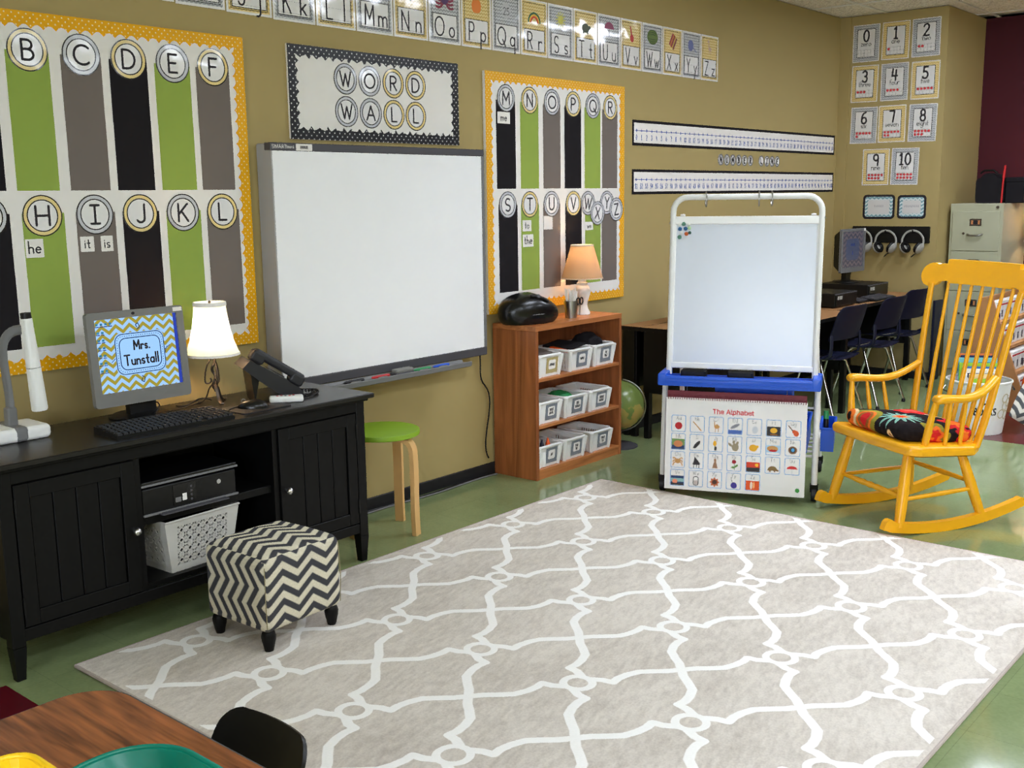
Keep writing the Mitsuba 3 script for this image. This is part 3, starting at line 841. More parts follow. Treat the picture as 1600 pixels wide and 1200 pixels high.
for k, (y, z) in enumerate(((-.387, 1.419), (-.662, 1.418))):
    W, H = (.270, .2) if k == 0 else (.236, .192)
    t = Thing('wall_sign', ['small blue chevron sign in black rounded border, under number card 9', 'small blue chevron sign in black rounded border, nearer the pier edge'][k], 'sign', on_pier(y, z, .001))
    t.add('border', prism(rect(W, H, r=.03), 0, .0015), 'ink_black')
    t.add('face', prism(rect(W-.034, H-.034, r=.02), .0015, .002), 'chevron_blue')
    t.add('panel', prism(rect(W-.085, H-.085, r=.012), .002, .0026), pm((214, 212, 210)))
    wd = .014
    t.add('lettering', prism(unary_union([rect(wd*.5, .018, (i-(4 if k else 2.5))*wd, .006) for i in range(9 if k else 6)]), .0026, .0028), pm((182, 180, 180)))

# headphone rack and headphones
t = Thing('headphone_rack', 'black board with hooks on the pier below the blue signs', 'rack', on_pier(-.5, 1.191, 0.0))
t.add('board', bx(-.325, .325, -.068, .068, .001, .02, .004), 'plastic_black')
HOOK = [(-.270, 1.215), (-.478, 1.213), (-.703, 1.215)]
for y, z in HOOK:
    t.add('hook', tube([(-(y+.5), z-1.191-.002, .018), (-(y+.5), z-1.191-.003, .06), (-(y+.5), z-1.191+.016, .068)], .006, 8), 'plastic_black', smooth=40)


def headphones(F, label):
    t = Thing('headphones', label, 'headphones', F, 'headphones on the rack')
    band_ = [(.088*math.sin(a)*(1 if abs(a) < 1.2 else 1), .088*math.cos(a)-.088, 0) for a in np.linspace(-1.75, 1.75, 26)]
    t.add('headband', tube(band_, .0085, 8, flat=.45, up=(0, 0, 1)), 'plastic_silver', smooth=40)
    for s in (-1, 1):
        fr = frame((s*.054, -.137, .012), (s*.84, -.46, .1 if s > 0 else -.3), (.46*s, .84, 0))
        cup = lathe([(0, 0), (.036, .001), (.047, .008), (.047, .018), (.034, .03), (.018, .036), (0, .037)], 20)
        R2 = fr @ frame((0, 0, 0), (0, 1, 0), (0, 0, 1))
        k_ = t.add('ear_cup', xf(cup, R2), 'plastic_silver', smooth=35)
        t.add('cushion', xf(lathe([(.02, -.004), (.03, -.017), (.043, -.017), (.05, -.006), (.046, .004), (.02, .004)], 20), R2), 'plastic_black', smooth=40, under=k_)
        t.add('yoke', tube([band_[-1 if s > 0 else 0], (s*.089, -.125, 0), (s*.075, -.14, 0)], .008, 8), 'plastic_silver', smooth=40)
    t.add('microphone', tube([(.05, -.17, .01), (.02, -.195, .02), (.0, -.215, .02)], .004, 6), 'plastic_black', smooth=40)
    return t


hp = headphones(on_pier(HOOK[1][0], HOOK[1][1]+.012, .052), 'silver headphones with black ear cushions on the middle hook')
hp.copy(on_pier(HOOK[2][0], HOOK[2][1]+.012, .052), 'silver headphones with black ear cushions on the hook nearest the filing cabinet')
hp.copy(on_pier(HOOK[0][0], HOOK[0][1]+.012, .052), 'silver headphones half hidden behind the computer monitor')

# ------------------------------------------------------------------ interactive whiteboard
SBX0, SBX1, SBZ0, SBZ1, SBY = 2.911, 4.281, .706, 1.789, .112
W, H = SBX1-SBX0, SBZ1-SBZ0
t = Thing('interactive_whiteboard', 'large interactive whiteboard with grey frame mounted on the wall', 'whiteboard', on_wall((SBX0+SBX1)/2, (SBZ0+SBZ1)/2, SBY))
t.add('body', bx(-W/2+.002, W/2-.002, -H/2+.03, H/2-.002, -.11, -.012, .006), 'board_side')
sw = (2.918-(SBX0+SBX1)/2, 4.259-(SBX0+SBX1)/2); sh = (.75-(SBZ0+SBZ1)/2, 1.754-(SBZ0+SBZ1)/2)
t.add('screen', bx(sw[0]-.004, sw[1]+.004, sh[0]-.004, sh[1]+.004, -.012, -.004), 'whiteboard')
t.add('frame', bx(-W/2, W/2, sh[1], H/2, -.05, 0, .004), 'plastic_dark_grey')
t.add('frame', bx(-W/2, W/2, -H/2, sh[0], -.05, 0, .004), 'plastic_dark_grey')
t.add('frame', bx(-W/2, sw[0], sh[0], sh[1], -.05, 0, .002), 'board_side')
t.add('frame', bx(sw[1], W/2, sh[0], sh[1], -.05, 0, .003), 'plastic_grey')
lg = t.add('logo', cat_mesh(inter('SMART', .017, -W/2+.045, H/2-.017), inter('Board', .011, -W/2+.103, H/2-.018)), 'paper_white')
t.add('sticker', bx(-W/2+.135, -W/2+.225, H/2-.033, H/2-.004, 0, .0006), 'paper_white')
t.add('barcode', cat_mesh(*[bx(-W/2+.158+i*.0045, -W/2+.1605+i*.0045+(i % 3)*.0006, H/2-.025, H/2-.012, .0006, .001) for i in range(10)]), 'ink_black')
tp = Polygon([(0, .0), (.012, .0), (.02, -.012), (.07, -.012), (.078, -.002), (.084, -.004), (.08, -.026), (.05, -.036), (0, -.03)])
tray = prism(tp, 0, 1.045)                      # local: x out of the wall, y up, z along
TX0 = 3.02-(SBX0+SBX1)/2
t.add('pen_tray', xf(tray, np.array([[0, 0, 1, TX0], [0, 1, 0, -H/2], [1, 0, 0, 0], [0, 0, 0, 1.0]])), 'plastic_grey')
PZ, PY = SBZ0-.012, -SBY-.045


def tray_pen(x, L, m, label):
    t = Thing('pen', label, 'pen', frame((x, PY, PZ+.0085)), 'pens in the tray')
    t.add('barrel', xf(lathe([(0, 0), (.0075, .001), (.0085, .01), (.0085, L*.7), (.006, L*.92), (.002, L), (0, L)], 12), frame((0, 0, 0), (0, 0, 1), (0, 1, 0))@frame((0, 0, -L/2))), m, smooth=40)
    t.add('clip', bx(-L*.2, L*.28, -.016, -.006, -.007, .0005, .001), 'plastic_mid_grey')


tray_pen(3.285, .125, 'plastic_black', 'black pen lying in the board tray')
tray_pen(3.455, .115, 'plastic_red', 'red pen lying in the board tray')
tray_pen(3.735, .115, 'plastic_green', 'green pen lying in the board tray')
tray_pen(3.872, .115, 'plastic_blue', 'blue pen lying in the board tray')
t = Thing('eraser', 'grey oblong eraser between the red and green pens', 'eraser', frame((3.602, PY, PZ)))
t.add('felt', rbox(-.062, .062, -.022, .022, 0, .014, .006), 'plastic_dark_grey', smooth=40)
t.add('grip', rbox(-.06, .06, -.021, .021, .01, .032, .01), 'plastic_mid_grey', smooth=40)

# ------------------------------------------------------------------ black console with its doors
t = Thing('console_cabinet', 'black wooden media console with two panelled doors and an open middle', 'cabinet')
CX0, CX1, CYF, CYB, CTZ = 1.44, 2.985, -.56, -.135, .74
t.add('top', bx(CX0-.03, CX1+.02, CYF-.05, CYB+.01, CTZ-.02, CTZ, .004), 'black_top')
t.add('body', cat_mesh(bx(CX0+.01, CX1-.01, CYF+.012, CYB, .655, CTZ-.02), bx(CX0+.01, CX0+.03, CYF+.02, CYB, .13, .66), bx(CX1-.03, CX1-.01, CYF+.02, CYB, .13, .66),
                       bx(1.915, 1.94, CYF+.012, CYB, .13, .66), bx(2.512, 2.535, CYF+.012, CYB, .13, .66), bx(CX0+.01, CX1-.01, CYB-.012, CYB, .13, .66)), 'black_paint')
t.add('cornice', bx(CX0-.012, CX1+.006, CYF-.025, CYB, CTZ-.034, CTZ-.02, .003), 'black_paint')
t.add('rail', bx(CX0+.04, CX1-.04, CYF+.002, CYF+.02, .13, .172, .002), 'black_paint')
t.add('rail', bx(CX0+.04, CX1-.04, CYF, CYF+.02, .66, .706, .002), 'black_paint')
t.add('bottom_shelf', bx(CX0+.02, CX1-.02, CYF+.02, CYB, .172, .19), 'black_paint')
t.add('middle_shelf', bx(1.94, 2.512, CYF+.03, CYB, .402, .432, .002), 'black_paint')
for x in (CX0, CX1-.045):
    for y in (CYF-.002, CYB-.05):
        cx = x+.0225
        leg = cat_mesh(bx(x, x+.045, y, y+.045, .115, .706, .002), hull([(cx+sx*a, y+.0225+sy*a, z) for a, z in ((.0225, .115), (.0145, 0)) for sx in (-1, 1) for sy in (-1, 1)]))
        t.add('leg', leg, 'black_paint')


def console_door(x0, x1, knob_x, who):
    z0, z1, y = .176, .656, CYF+.004
    d = t.add('door', cat_mesh(bx(x0, x0+.05, y-.004, y+.016, z0, z1, .002), bx(x1-.05, x1, y-.004, y+.016, z0, z1, .002), bx(x0+.05, x1-.05, y-.004, y+.016, z1-.05, z1, .002), bx(x0+.05, x1-.05, y-.004, y+.016, z0, z0+.05, .002)), 'black_paint')
    n = 4
    pw = (x1-x0-.1)/n
    for i in range(n):
        a = x0+.05+pw*i
        t.add('plank', bx(a+.0012, a+pw-.0012, y+.004, y+.014, z0+.048, z1-.048, .003), 'black_paint', under=d)
    t.add('knob', xf(lathe([(0, 0), (.006, .0), (.005, .012), (.013, .017), (.015, .024), (.011, .031), (0, .034)], 20), frame((knob_x, y-.004, .405), (1, 0, 0), (0, 0, 1))), 'chrome', smooth=50, under=d, label='round chrome knob')
    hx = x0 if knob_x > (x0+x1)/2 else x1
    for hz in (.25, .58):
        t.add('hinge', cyl((hx, y-.006, hz-.03), (hx, y-.006, hz+.03), .004, n=8), 'plastic_black', under=d)


console_door(1.49, 1.912, 1.896, 'left')
console_door(2.537, 2.938, 2.562, 'right')

# document camera
t = Thing('document_camera', 'white document camera on a curved grey arm at the left end of the console', 'document camera')
zb = CTZ
base = rbox(1.475, 1.745, -.335, -.165, zb, zb+.05, .018)
kb = t.add('base', base, 'plastic_white', smooth=40)
t.add('band', rbox(1.615, 1.665, -.338, -.162, zb+.0005, zb+.053, .016), 'plastic_grey', smooth=40, under=kb)
t.add('neck', cat_mesh(rbox(1.622, 1.66, -.275, -.235, zb+.045, zb+.115, .012)), 'plastic_grey', smooth=40)
arm = spline([(1.641, -.257, zb+.11), (1.638, -.257, zb+.2), (1.632, -.26, zb+.29), (1.636, -.27, zb+.345), (1.655, -.29, zb+.375), (1.678, -.315, zb+.383), (1.690, -.328, zb+.384)], 26)
t.add('arm', tube(arm, .017, 10, flat=.45, up=(1, .6, 0)), 'plastic_grey', smooth=40)
hd = lathe([(0, 0), (.024, .0), (.027, .006), (.0255, .08), (.0235, .16), (.0205, .25), (.019, .318), (.017, .32), (0, .32)], 24)
tiltF = frame((1.702, -.345, zb+.103), (1, 0, .05), (0, 1, -.02))
t.add('camera_head', xf(hd, tiltF), 'plastic_white', smooth=35)
t.add('cap', xf(lathe([(0, .318), (.018, .318), (.0175, .338), (0, .34)], 20), tiltF), 'plastic_black', smooth=35)
t.add('seam_ring', xf(lathe([(.0243, .149), (.0246, .15), (.0243, .151)], 24), tiltF), 'plastic_grey')
t.add('knob', xf(lathe([(0, .0), (.014, .0), (.014, .012), (0, .013)], 16), frame((1.682, -.338, zb+.155), (0, 1, 0), (0, 0, 1))), 'plastic_black', smooth=40)

# monitor with its picture, keyboard, mouse, pad, remote
t = Thing('computer_monitor', 'grey computer monitor showing a yellow chevron screen with Mrs. Tunstall on the console', 'monitor', frame((2.136, -.272, .974), (1, 0, 0), (0, 0.08, 1)))
t.add('bezel', prism(rect(.398, .35, r=.014).difference(rect(.338, .272, 0, .012)), -.018, .004), 'plastic_mid_grey')
t.add('shell', hull([(sx*.197, sy*.172, -.004) for sx in (-1, 1) for sy in (-1, 1)]+[(sx*.15, sy*.13, -.055) for sx in (-1, 1) for sy in (-1, 1)]), 'plastic_black')
sm = trimesh.Trimesh([(-.17, -.125, -.002), (.17, -.125, -.002), (.17, .149, -.002), (-.17, .149, -.002)], [(0, 1, 2), (0, 2, 3)], process=False)
k_ = t.add('screen', sm, 'gloss_black', uv=np.array([(-.17, -.137), (.17, -.137), (.17, .137), (-.17, .137)]), emitter={'type': 'area', 'radiance': mikit.proc(screen_emit(.34, .274, SCREEN_POWER))})
oo = .012
fr_ = rect(.2, .15, .005, oo, r=.03)
ink = [fr_.boundary.buffer(.0015), rect(.168, .118, .005, oo, r=.026).boundary.buffer(.0016)]
bp = fr_.buffer(-.008).boundary
ink += [Point(*bp.interpolate(i/64, normalized=True).coords[0]).buffer(.0019, quad_segs=1) for i in range(64)]
for sx, sy in ((0, 1), (0, -1)):
    ink.append(LineString([(sx, sy*.088+oo+.0*sy), (.012, sy*.096+oo), (.006, sy*.112+oo), (-.004, sy*.106+oo), (0, sy*.097+oo)]).buffer(.0014))
ink += [LineString([(-.1, .0), (-.115, -.012)]).buffer(.001), LineString(bez((.105, .012), (.118, .02), (.13, .028), n=6)).buffer(.001), LineString(bez((.106, .0), (.112, .016), (.118, .024), n=6)).buffer(.001)]
t.add('printed_frame', prism(unary_union(ink), -.0016, -.0009), pm((30, 66, 110)), under=k_)
t.add('lettering', prism(unary_union([lettering('Mrs.', .033, .0062, sx=.8, cx=.012, base=.026), lettering('Tunstall', .037, .0058, sx=.82, gap=.2, cx=.006, base=-.03)]), -.0016, -.0009), 'ink_black', under=k_)
ic = [rect(.009, .008, -.158+.0175*i, .131) for i in range(4)]+[rect(.01, .008, -.157+.018*(i % 2), .10-.028*(i//2)) for i in range(12)]
t.add('icon', prism(unary_union(ic), -.0016, -.001), pm((60, 140, 190)), under=k_, kind='stuff')
t.add('icon_name', prism(unary_union([rect(.015, .003, -.158+.0175*i, .122) for i in range(4)]+[rect(.014, .0026, -.157+.018*(i % 2), .092-.028*(i//2)) for i in range(12)]), -.0016, -.001), pm((24, 50, 130)), under=k_, kind='stuff')
t.add('logo', prism(ell(-.012, .161, .006, .006).union(rect(.014, .006, -.012, .161)), .004, .0045), 'ink_black')
t.add('label_sticker', prism(rect(.038, .015, .175, .161), .004, .0046), 'paper_white')
t.add('neck', hull([(sx*.055, y, z) for sx in (-1, 1) for y, z in ((-.1, -.05), (-.1, -.02), (-.218, -.05), (-.218, -.02))]), 'plastic_black')
bs = lathe([(0, 0), (.115, 0), (.118, .006), (.1, .014), (.03, .02), (0, .02)], 30); bs.apply_scale((1, .78, 1))
t.add('base', xf(bs, np.linalg.inv(t.F) @ frame((2.136, -.235, CTZ))), 'plastic_black', smooth=35)
t.add('cable', xf(tube(spline([(2.16, -.28, .8), (2.175, -.31, .77), (2.15, -.32, .755), (2.20, -.30, .747), (2.32, -.26, .745), (2.42, -.22, .745)], 24), .0028, 6), np.linalg.inv(t.F)), 'plastic_black', smooth=50)

kF = frame((2.092, -.49, CTZ), (1, -.03, 0), (.03, 1, 0))
t = Thing('keyboard', 'black computer keyboard in front of the monitor', 'keyboard', kF)
t.add('case', hull([(sx*.235, y, z) for sx in (-1, 1) for y, z in ((-.085, 0), (-.085, .012), (.08, 0), (.08, .026))]), 'plastic_black')
keys = []
for r_ in range(6):
    for c_ in range(21):
        if c_ in (15, 16) and r_ in (0, 5) and rnd.random() < .3: continue
        x = -.221+.0221*c_; y = -.07+.026*r_
        z = .0115+(y+.085)/.165*.014
        keys.append(hull([(x+sx*a, y+sy*b, z+zz) for sx in (-1, 1) for sy in (-1, 1) for a, b, zz in ((.0098, .0115, 0), (.0078, .009, .008))]))
t.add('keys', cat_mesh(*keys), 'key_black', kind='stuff')
t.add('label_strip', bx(.06, .13, .076, .083, .0262, .0275), 'paper_white')

t = Thing('mouse_pad', 'thin dark mouse pad under the computer mouse', 'mouse pad')
t.add('', prism(rect(.23, .17, 2.50, -.475, r=.02), CTZ+.0003, CTZ+.004), 'rubber_black')
t = Thing('computer_mouse', 'black computer mouse on the pad right of the keyboard', 'mouse', rotz((2.482, -.478, CTZ+.0042), 138))
ms = blob(.058, .032, .036, 3); ms.vertices[:, 2] = np.maximum(ms.vertices[:, 2], 0); ms.vertices[:, 2] *= .9+.3*(ms.vertices[:, 0] < 0)*np.minimum(1, -ms.vertices[:, 0]/.05)*.4
t.add('shell', ms, 'gloss_black', smooth=45)
t.add('wheel', xf(lathe([(.007, -.003), (.009, -.002), (.009, .002), (.007, .003)], 14), frame((.034, 0, .027), (1, 0, 0), (0, 0, 1))), 'plastic_grey', smooth=40)
t.add('cable', tube(spline([(.055, 0, .006), (.075, .015, .003), (.085, .06, .003), (.05, .12, .001)], 18), .0022, 6), 'plastic_black', smooth=40)
t = Thing('remote_control', 'small white remote control beside the telephone', 'remote', rotz((2.647, -.477, CTZ+.0005), -36))
t.add('case', rbox(-.068, .068, -.024, .024, 0, .027, .01), 'plastic_white', smooth=40)
for i in range(5):
    for j in range(2):
        t.add('button', lathe([(0, 0), (.0045, 0), (.004, .002), (0, .0022)], 10, -.035+.016*i, -.008+.016*j, .0265), ['plastic_grey', 'plastic_red'][(i*2+j) % 3 == 0])

# telephone
t = Thing('telephone', 'black desk telephone tilted on its stand beside the lamp', 'telephone', rotz((2.675, -.345, CTZ), -24))
prof = Polygon([(-.13, .142), (-.098, .172), (.09, .056), (.115, .018), (.098, .0), (.045, .0), (-.06, .082)])
pb = xf(prism(prof, -.085, .085), np.array([[1, 0, 0, 0], [0, 0, 1, 0], [0, 1, 0, 0], [0, 0, 0, 1.0]]))
t.add('body', pb, 'plastic_charcoal')
sl = np.array([.18, 0, -.12]); sl /= np.linalg.norm(sl); nr = np.array([.12, 0, .18]); nr /= np.linalg.norm(nr)
PF = frame((-.002, 0, .116), sl, (0, 1, 0))
t.add('handset', cat_mesh(xf(hull([(sx*.09+dx, -.083+dy, z) for sx in (-1, 1) for dx in (-.02, .02) for dy in (0, .046) for z in (.006, .034)]) if False else rbox(-.118, .118, -.098, -.042, .016, .052, .016), PF), xf(rbox(-.124, -.06, -.1, -.038, -.004, .046, .016), PF), xf(rbox(.06, .124, -.1, -.038, -.004, .046, .016), PF)), 'plastic_charcoal', smooth=35)
t.add('display', xf(bx(-.075, -.03, -.02, .06, .002, .004), PF), 'plastic_mid_grey')
for i in range(4):
    for j in range(3):
        t.add('button', xf(bx(-.012+.02*i, .002+.02*i, -.02+.024*j, -.003+.024*j, .001, .006, .001), PF), 'plastic_grey')
t.add('stand', cat_mesh(hull([(-.1, sy*.07+d, .135) for sy in (-1, 1) for d in (-.008, .008)]+[(-.085, sy*.07+d, 0) for sy in (-1, 1) for d in (-.008, .008)]+[(-.06, sy*.07, .1) for sy in (-1, 1)])), 'plastic_black')
cd = []
ctrl = spline([(.075, -.07, .04), (.10, -.08, .012), (.16, -.05, .010), (.19, .02, .010), (.13, .05, .010), (.06, .03, .010)], 160)
for i, q in enumerate(ctrl):
    cd.append((q[0]+.006*math.cos(i*1.1), q[1]+.006*math.sin(i*1.1)*.6, max(.004, q[2]+.006*math.sin(i*1.1))))
t.add('coiled_cord', tube(cd, .003, 5), 'plastic_black', smooth=60)


# ------------------------------------------------------------------ table lamps
def bulb(t, c, rad, power):
    t.add('bulb', moved(trimesh.creation.icosphere(subdivisions=2, radius=rad), c), 'ceramic_white', smooth=True, emitter={'type': 'area', 'radiance': {'type': 'rgb', 'value': list(power)}})


t = Thing('table_lamp', 'lit table lamp with white bell shade and scrolled iron stem on the console', 'lamp', frame((2.470, -.245, CTZ)))
sh_ = [(.062, .405), (.0625, .39), (.066, .36), (.075, .30), (.087, .25), (.102, .212), (.107, .198)]
k_ = t.add('shade', lathe(sh_, 32), 'shade_white', smooth=True)
t.add('trim', lathe([(.0605, .392), (.0655, .392), (.0645, .408), (.0605, .408), (.0605, .392)], 32), 'paper_white', under=k_, smooth=40)
t.add('trim', lathe([(.105, .194), (.109, .194), (.108, .204), (.104, .204), (.105, .194)], 32), 'paper_white', under=k_, smooth=40)
t.add('stem', tube([(.006*math.cos(a), .006*math.sin(a), .045+.145*i/24) for i, a in enumerate(np.linspace(0, 14, 25))], .0055, 8), 'iron', smooth=50)
for s in (0, 120, 240):
    c, sn = math.cos(math.radians(s+20)), math.sin(math.radians(s+20))
    cv = spline([(.008, .18), (.022, .155), (.034, .11), (.028, .078), (.012, .085), (.014, .1)], 22)
    t.add('scroll', tube([(r_*c, r_*sn, z) for r_, z in cv], .0035, 6), 'iron', smooth=50)
    cv = spline([(.004, .075), (.022, .055), (.036, .02), (.055, .004), (.07, .006)], 16)
    t.add('foot', tube([(r_*c, r_*sn, z) for r_, z in cv], .0075, 8, flat=.4, up=(c, sn, .3)), 'iron', smooth=50)
t.add('socket', lathe([(0, .185), (.014, .185), (.014, .235), (0, .235)], 16), 'ceramic_white', smooth=35)
t.add('harp', cat_mesh(*[tube([(s*.012, 0, .215), (s*.03, 0, .28), (s*.03, 0, .33), (s*.012, 0, .385), (0, 0, .395)], .0018, 6) for s in (-1, 1)]+[tube([(.062*math.cos(a), .062*math.sin(a), .40), (0, 0, .395)], .0015, 6) for a in (0, 2.1, 4.2)]), 'iron', smooth=50)
t.add('finial', lathe([(0, .393), (.005, .394), (.004, .402), (.006, .408), (0, .415)], 12), 'iron', smooth=50)
t.add('cord', tube(spline([(-.01, .01, .01), (-.06, .03, .018), (-.11, .02, .006), (-.15, .05, .004)], 14), .0025, 6), 'plastic_black', smooth=50)
bulb(t, (0, 0, .285), .024, LAMP_POWER['desk'])


def jar_lamp(F, s, label, shade, power, under='ceramic_white'):
    t = Thing('table_lamp', label, 'lamp', F)
    t.add('base', lathe([(r_*s, z*s) for r_, z in ((0, 0), (.047, 0), (.047, .012), (.036, .03), (.03, .055), (.034, .08), (.048, .12), (.05, .145), (.04, .165), (.027, .172), (.033, .178), (.033, .186), (.024, .19), (.024, .215), (0, .215))], 32), under, smooth=40)
    k_ = t.add('shade', lathe([(.066*s, .405*s), (.122*s, .212*s)], 36), shade, smooth=True)
    tm = 'paper_white' if shade == 'shade_white' else 'paint_cream'
    t.add('trim', lathe([(.065*s, .4*s), (.0682*s, .4*s), (.0672*s, .408*s), (.065*s, .408*s), (.065*s, .4*s)], 36), tm, under=k_, smooth=40)
    t.add('trim', lathe([(.1202*s, .21*s), (.1235*s, .21*s), (.123*s, .216*s), (.1192*s, .216*s), (.1202*s, .21*s)], 36), tm, under=k_, smooth=40)
    t.add('harp', cat_mesh(*[tube([(q*.01*s, 0, .21*s), (q*.026*s, 0, .29*s), (q*.01*s, 0, .38*s), (0, 0, .385*s)], .0016, 6) for q in (-1, 1)]+[tube([(.065*s*math.cos(a), .065*s*math.sin(a), .402*s), (0, 0, .385*s)], .0014, 6) for a in (.3, 2.4, 4.5)]), 'iron', smooth=50)
    bulb(t, (0, 0, .34*s), .02*s, power)
    return t


jar_lamp(frame((5.085, -.15, .855)), 1.0, 'lit lamp with tan shade and white ceramic base on the bookshelf', 'shade_tan', LAMP_POWER['shelf'])

# ------------------------------------------------------------------ printer and lattice basket in the console
t = Thing('printer', 'black printer scanner on the middle shelf of the console', 'printer', frame((2.145, -.425, .4325)))
t.add('body', rbox(-.2, .2, -.115, .16, .002, .106, .012), 'plastic_black', smooth=35)
t.add('lid', rbox(-.203, .203, -.12, .162, .108, .132, .008), 'gloss_black', smooth=35)
t.add('edge_strip', cat_mesh(bx(-.203, .203, -.1225, -.119, .112, .120, .001), bx(-.2, .2, -.123, -.114, .004, .012, .001)), 'plastic_grey')
t.add('control_panel', bx(-.075, .02, -.1165, -.114, .02, .095), 'gloss_black')
t.add('sticker', bx(-.068, -.044, -.1175, -.1164, .03, .048), 'plastic_grey')
t.add('sticker', bx(-.038, -.02, -.1175, -.1164, .032, .058), 'paper_white')
for i in range(4):
    t.add('button', xf(lathe([(0, 0), (.005, 0), (.0045, .0015), (0, .0017)], 10), frame((.0, -.1164, .03+.016*i), (1, 0, 0), (0, 0, 1))), 'plastic_dark_grey')
t.add('logo', xf(lathe([(0, 0), (.009, 0), (.009, .001), (0, .001)], 14), frame((.12, -.115, .07), (1, 0, 0), (0, 0, 1))), 'plastic_silver')
t.add('output_tray', bx(-.14, .14, -.15, -.1, .003, .008, .001), 'plastic_dark_grey')


def lattice(wt, wb, h, n, m):
    """A tapered basket side with a pattern of square and diamond holes."""
    p = Polygon([(-wb/2, 0), (wb/2, 0), (wt/2, h), (-wt/2, h)])
    holes = []
    mx, y0, y1 = .022, .022, h-.022
    for j in range(m):
        for i in range(n):
            w_ = wb-2*mx
            s = w_/n; sy = (y1-y0)/m
            cx, cy = -w_/2+s*(i+.5), y0+sy*(j+.5)
            d = min(s, sy)
            holes.append(affinity.rotate(rect(d*.3, d*.3, cx, cy), 45))
            for qx, qy in ((-1, -1), (1, -1), (-1, 1), (1, 1)):
                holes.append(rect(d*.19, d*.19, cx+qx*d*.37, cy+qy*d*.37))
                holes.append(affinity.rotate(rect(d*.2, d*.1, cx+qx*d*.24, cy+qy*d*.24), 45*qx*qy*-1))
            for qx, qy in ((0, 1), (1, 0), (0, -1), (-1, 0)):
                holes.append(rect(d*.11, d*.11, cx+qx*d*.4, cy+qy*d*.4))
    return p.difference(unary_union(holes))


t = Thing('lattice_basket', 'off white plastic basket with lattice holes under the printer', 'basket', rotz((2.19, -.375, .1905), 3))
bw, tw, dp, hh = .27, .33, .13, .2
ang = math.atan((tw-bw)/2/hh)
for s in (-1, 1):
    F = frame((0, s*dp, 0), (-s, 0, 0), (0, s*math.tan(ang)*.6, 1))
    t.add('side', prism(lattice(tw, bw, hh, 6, 4), -.002, .002), 'plastic_ivory', F=F)
    F = frame((s*bw/2, 0, 0), (0, s, 0), (s*math.tan(ang), 0, 1))
    t.add('side', prism(lattice(2*dp+.04, 2*dp, hh, 6, 4), -.002, .002), 'plastic_ivory', F=F)
t.add('bottom', bx(-bw/2, bw/2, -dp, dp, 0, .004), 'plastic_ivory')
t.add('rim', tube([(-tw/2, -dp-.022, hh), (tw/2, -dp-.022, hh), (tw/2, dp+.022, hh), (-tw/2, dp+.022, hh)], .005, 6, closed=True), 'plastic_ivory')

t.add('liner', bx(-bw/2+.012, bw/2-.012, -dp+.012, dp-.012, .006, .17), 'paper_black')

# ------------------------------------------------------------------ chevron ottoman
t = Thing('ottoman', 'cube ottoman in grey and cream chevron fabric on the rug by the console', 'ottoman')
OF = rotz((OTT[0], OTT[1], 0), math.degrees(OTT[2]))
g = rbox(-.178, .178, -.168, .168, .082, .352, .032, 5)
g = g.subdivide_to_size(.03)
v = g.vertices.copy()
v[:, 2] += .018*np.clip((v[:, 2]-.3)/.05, 0, 1)*np.maximum(0, 1-(v[:, 0]/.19)**2)*np.maximum(0, 1-(v[:, 1]/.18)**2)
g.vertices = v
g = xf(g, OF)
t.add('upholstery', g, 'fabric_chevron', smooth=40)
for sx in (-1, 1):
    for sy in (-1, 1):
        t.add('leg', xf(lathe([(0, .0126), (.015, .0126), (.017, .02), (.024, .05), (.026, .066), (.022, .08), (.018, .084), (.018, .1), (0, .1)], 20, sx*.145, sy*.135), OF), 'black_paint', smooth=40)
for sx in (-1, 1):
    t.add('seam', xf(tube([(sx*.168, -.16, .32), (sx*.172, -.163, .2), (sx*.168, -.16, .1)], .0018, 6), OF), pm((150, 140, 110)))

# ------------------------------------------------------------------ green stool
t = Thing('stool', 'round green topped stool with bent birch legs beside the console', 'stool', frame((3.308, -.313, 0)))
t.add('seat', lathe([(0, .465), (.168, .465), (.175, .468), (.177, .478), (.175, .489), (.168, .492), (0, .492)], 48), 'paint_green', smooth=40)
for a in (-74, 21, 100, 170):
    c, s = math.cos(math.radians(a)), math.sin(math.radians(a))
    pth = [(.06, .452), (.10, .452), (.128, .448), (.148, .436), (.16, .416), (.164, .39), (.167, .25), (.171, 0)]
    F = frame((0, 0, 0), (c, s, 0), (-s, c, 0))
    ptsL = spline(pth, 28)
    hw, th = .022, .011
    V, f = [], []
    tg = np.gradient(ptsL, axis=0); tg /= np.linalg.norm(tg, axis=1, keepdims=True)
    for (r_, z), (tr, tz) in zip(ptsL, tg):
        nx, nz = -tz, tr
        for dy, dn in ((-hw, -th), (hw, -th), (hw, th), (-hw, th)):
            V.append((r_+nx*dn, dy, max(0, z+nz*dn)))
    for i in range(len(ptsL)-1):
        for j in range(4):
            a0, a1, b0, b1 = i*4+j, i*4+(j+1) % 4, i*4+4+j, i*4+4+(j+1) % 4
            f += [[a0, a1, b1], [a0, b1, b0]]
    n4 = (len(ptsL)-1)*4
    f += [[0, 2, 1], [0, 3, 2], [n4, n4+1, n4+2], [n4, n4+2, n4+3]]
    t.add('leg', trimesh.Trimesh(V, f, process=False), 'wood_birch', smooth=35, F=F)

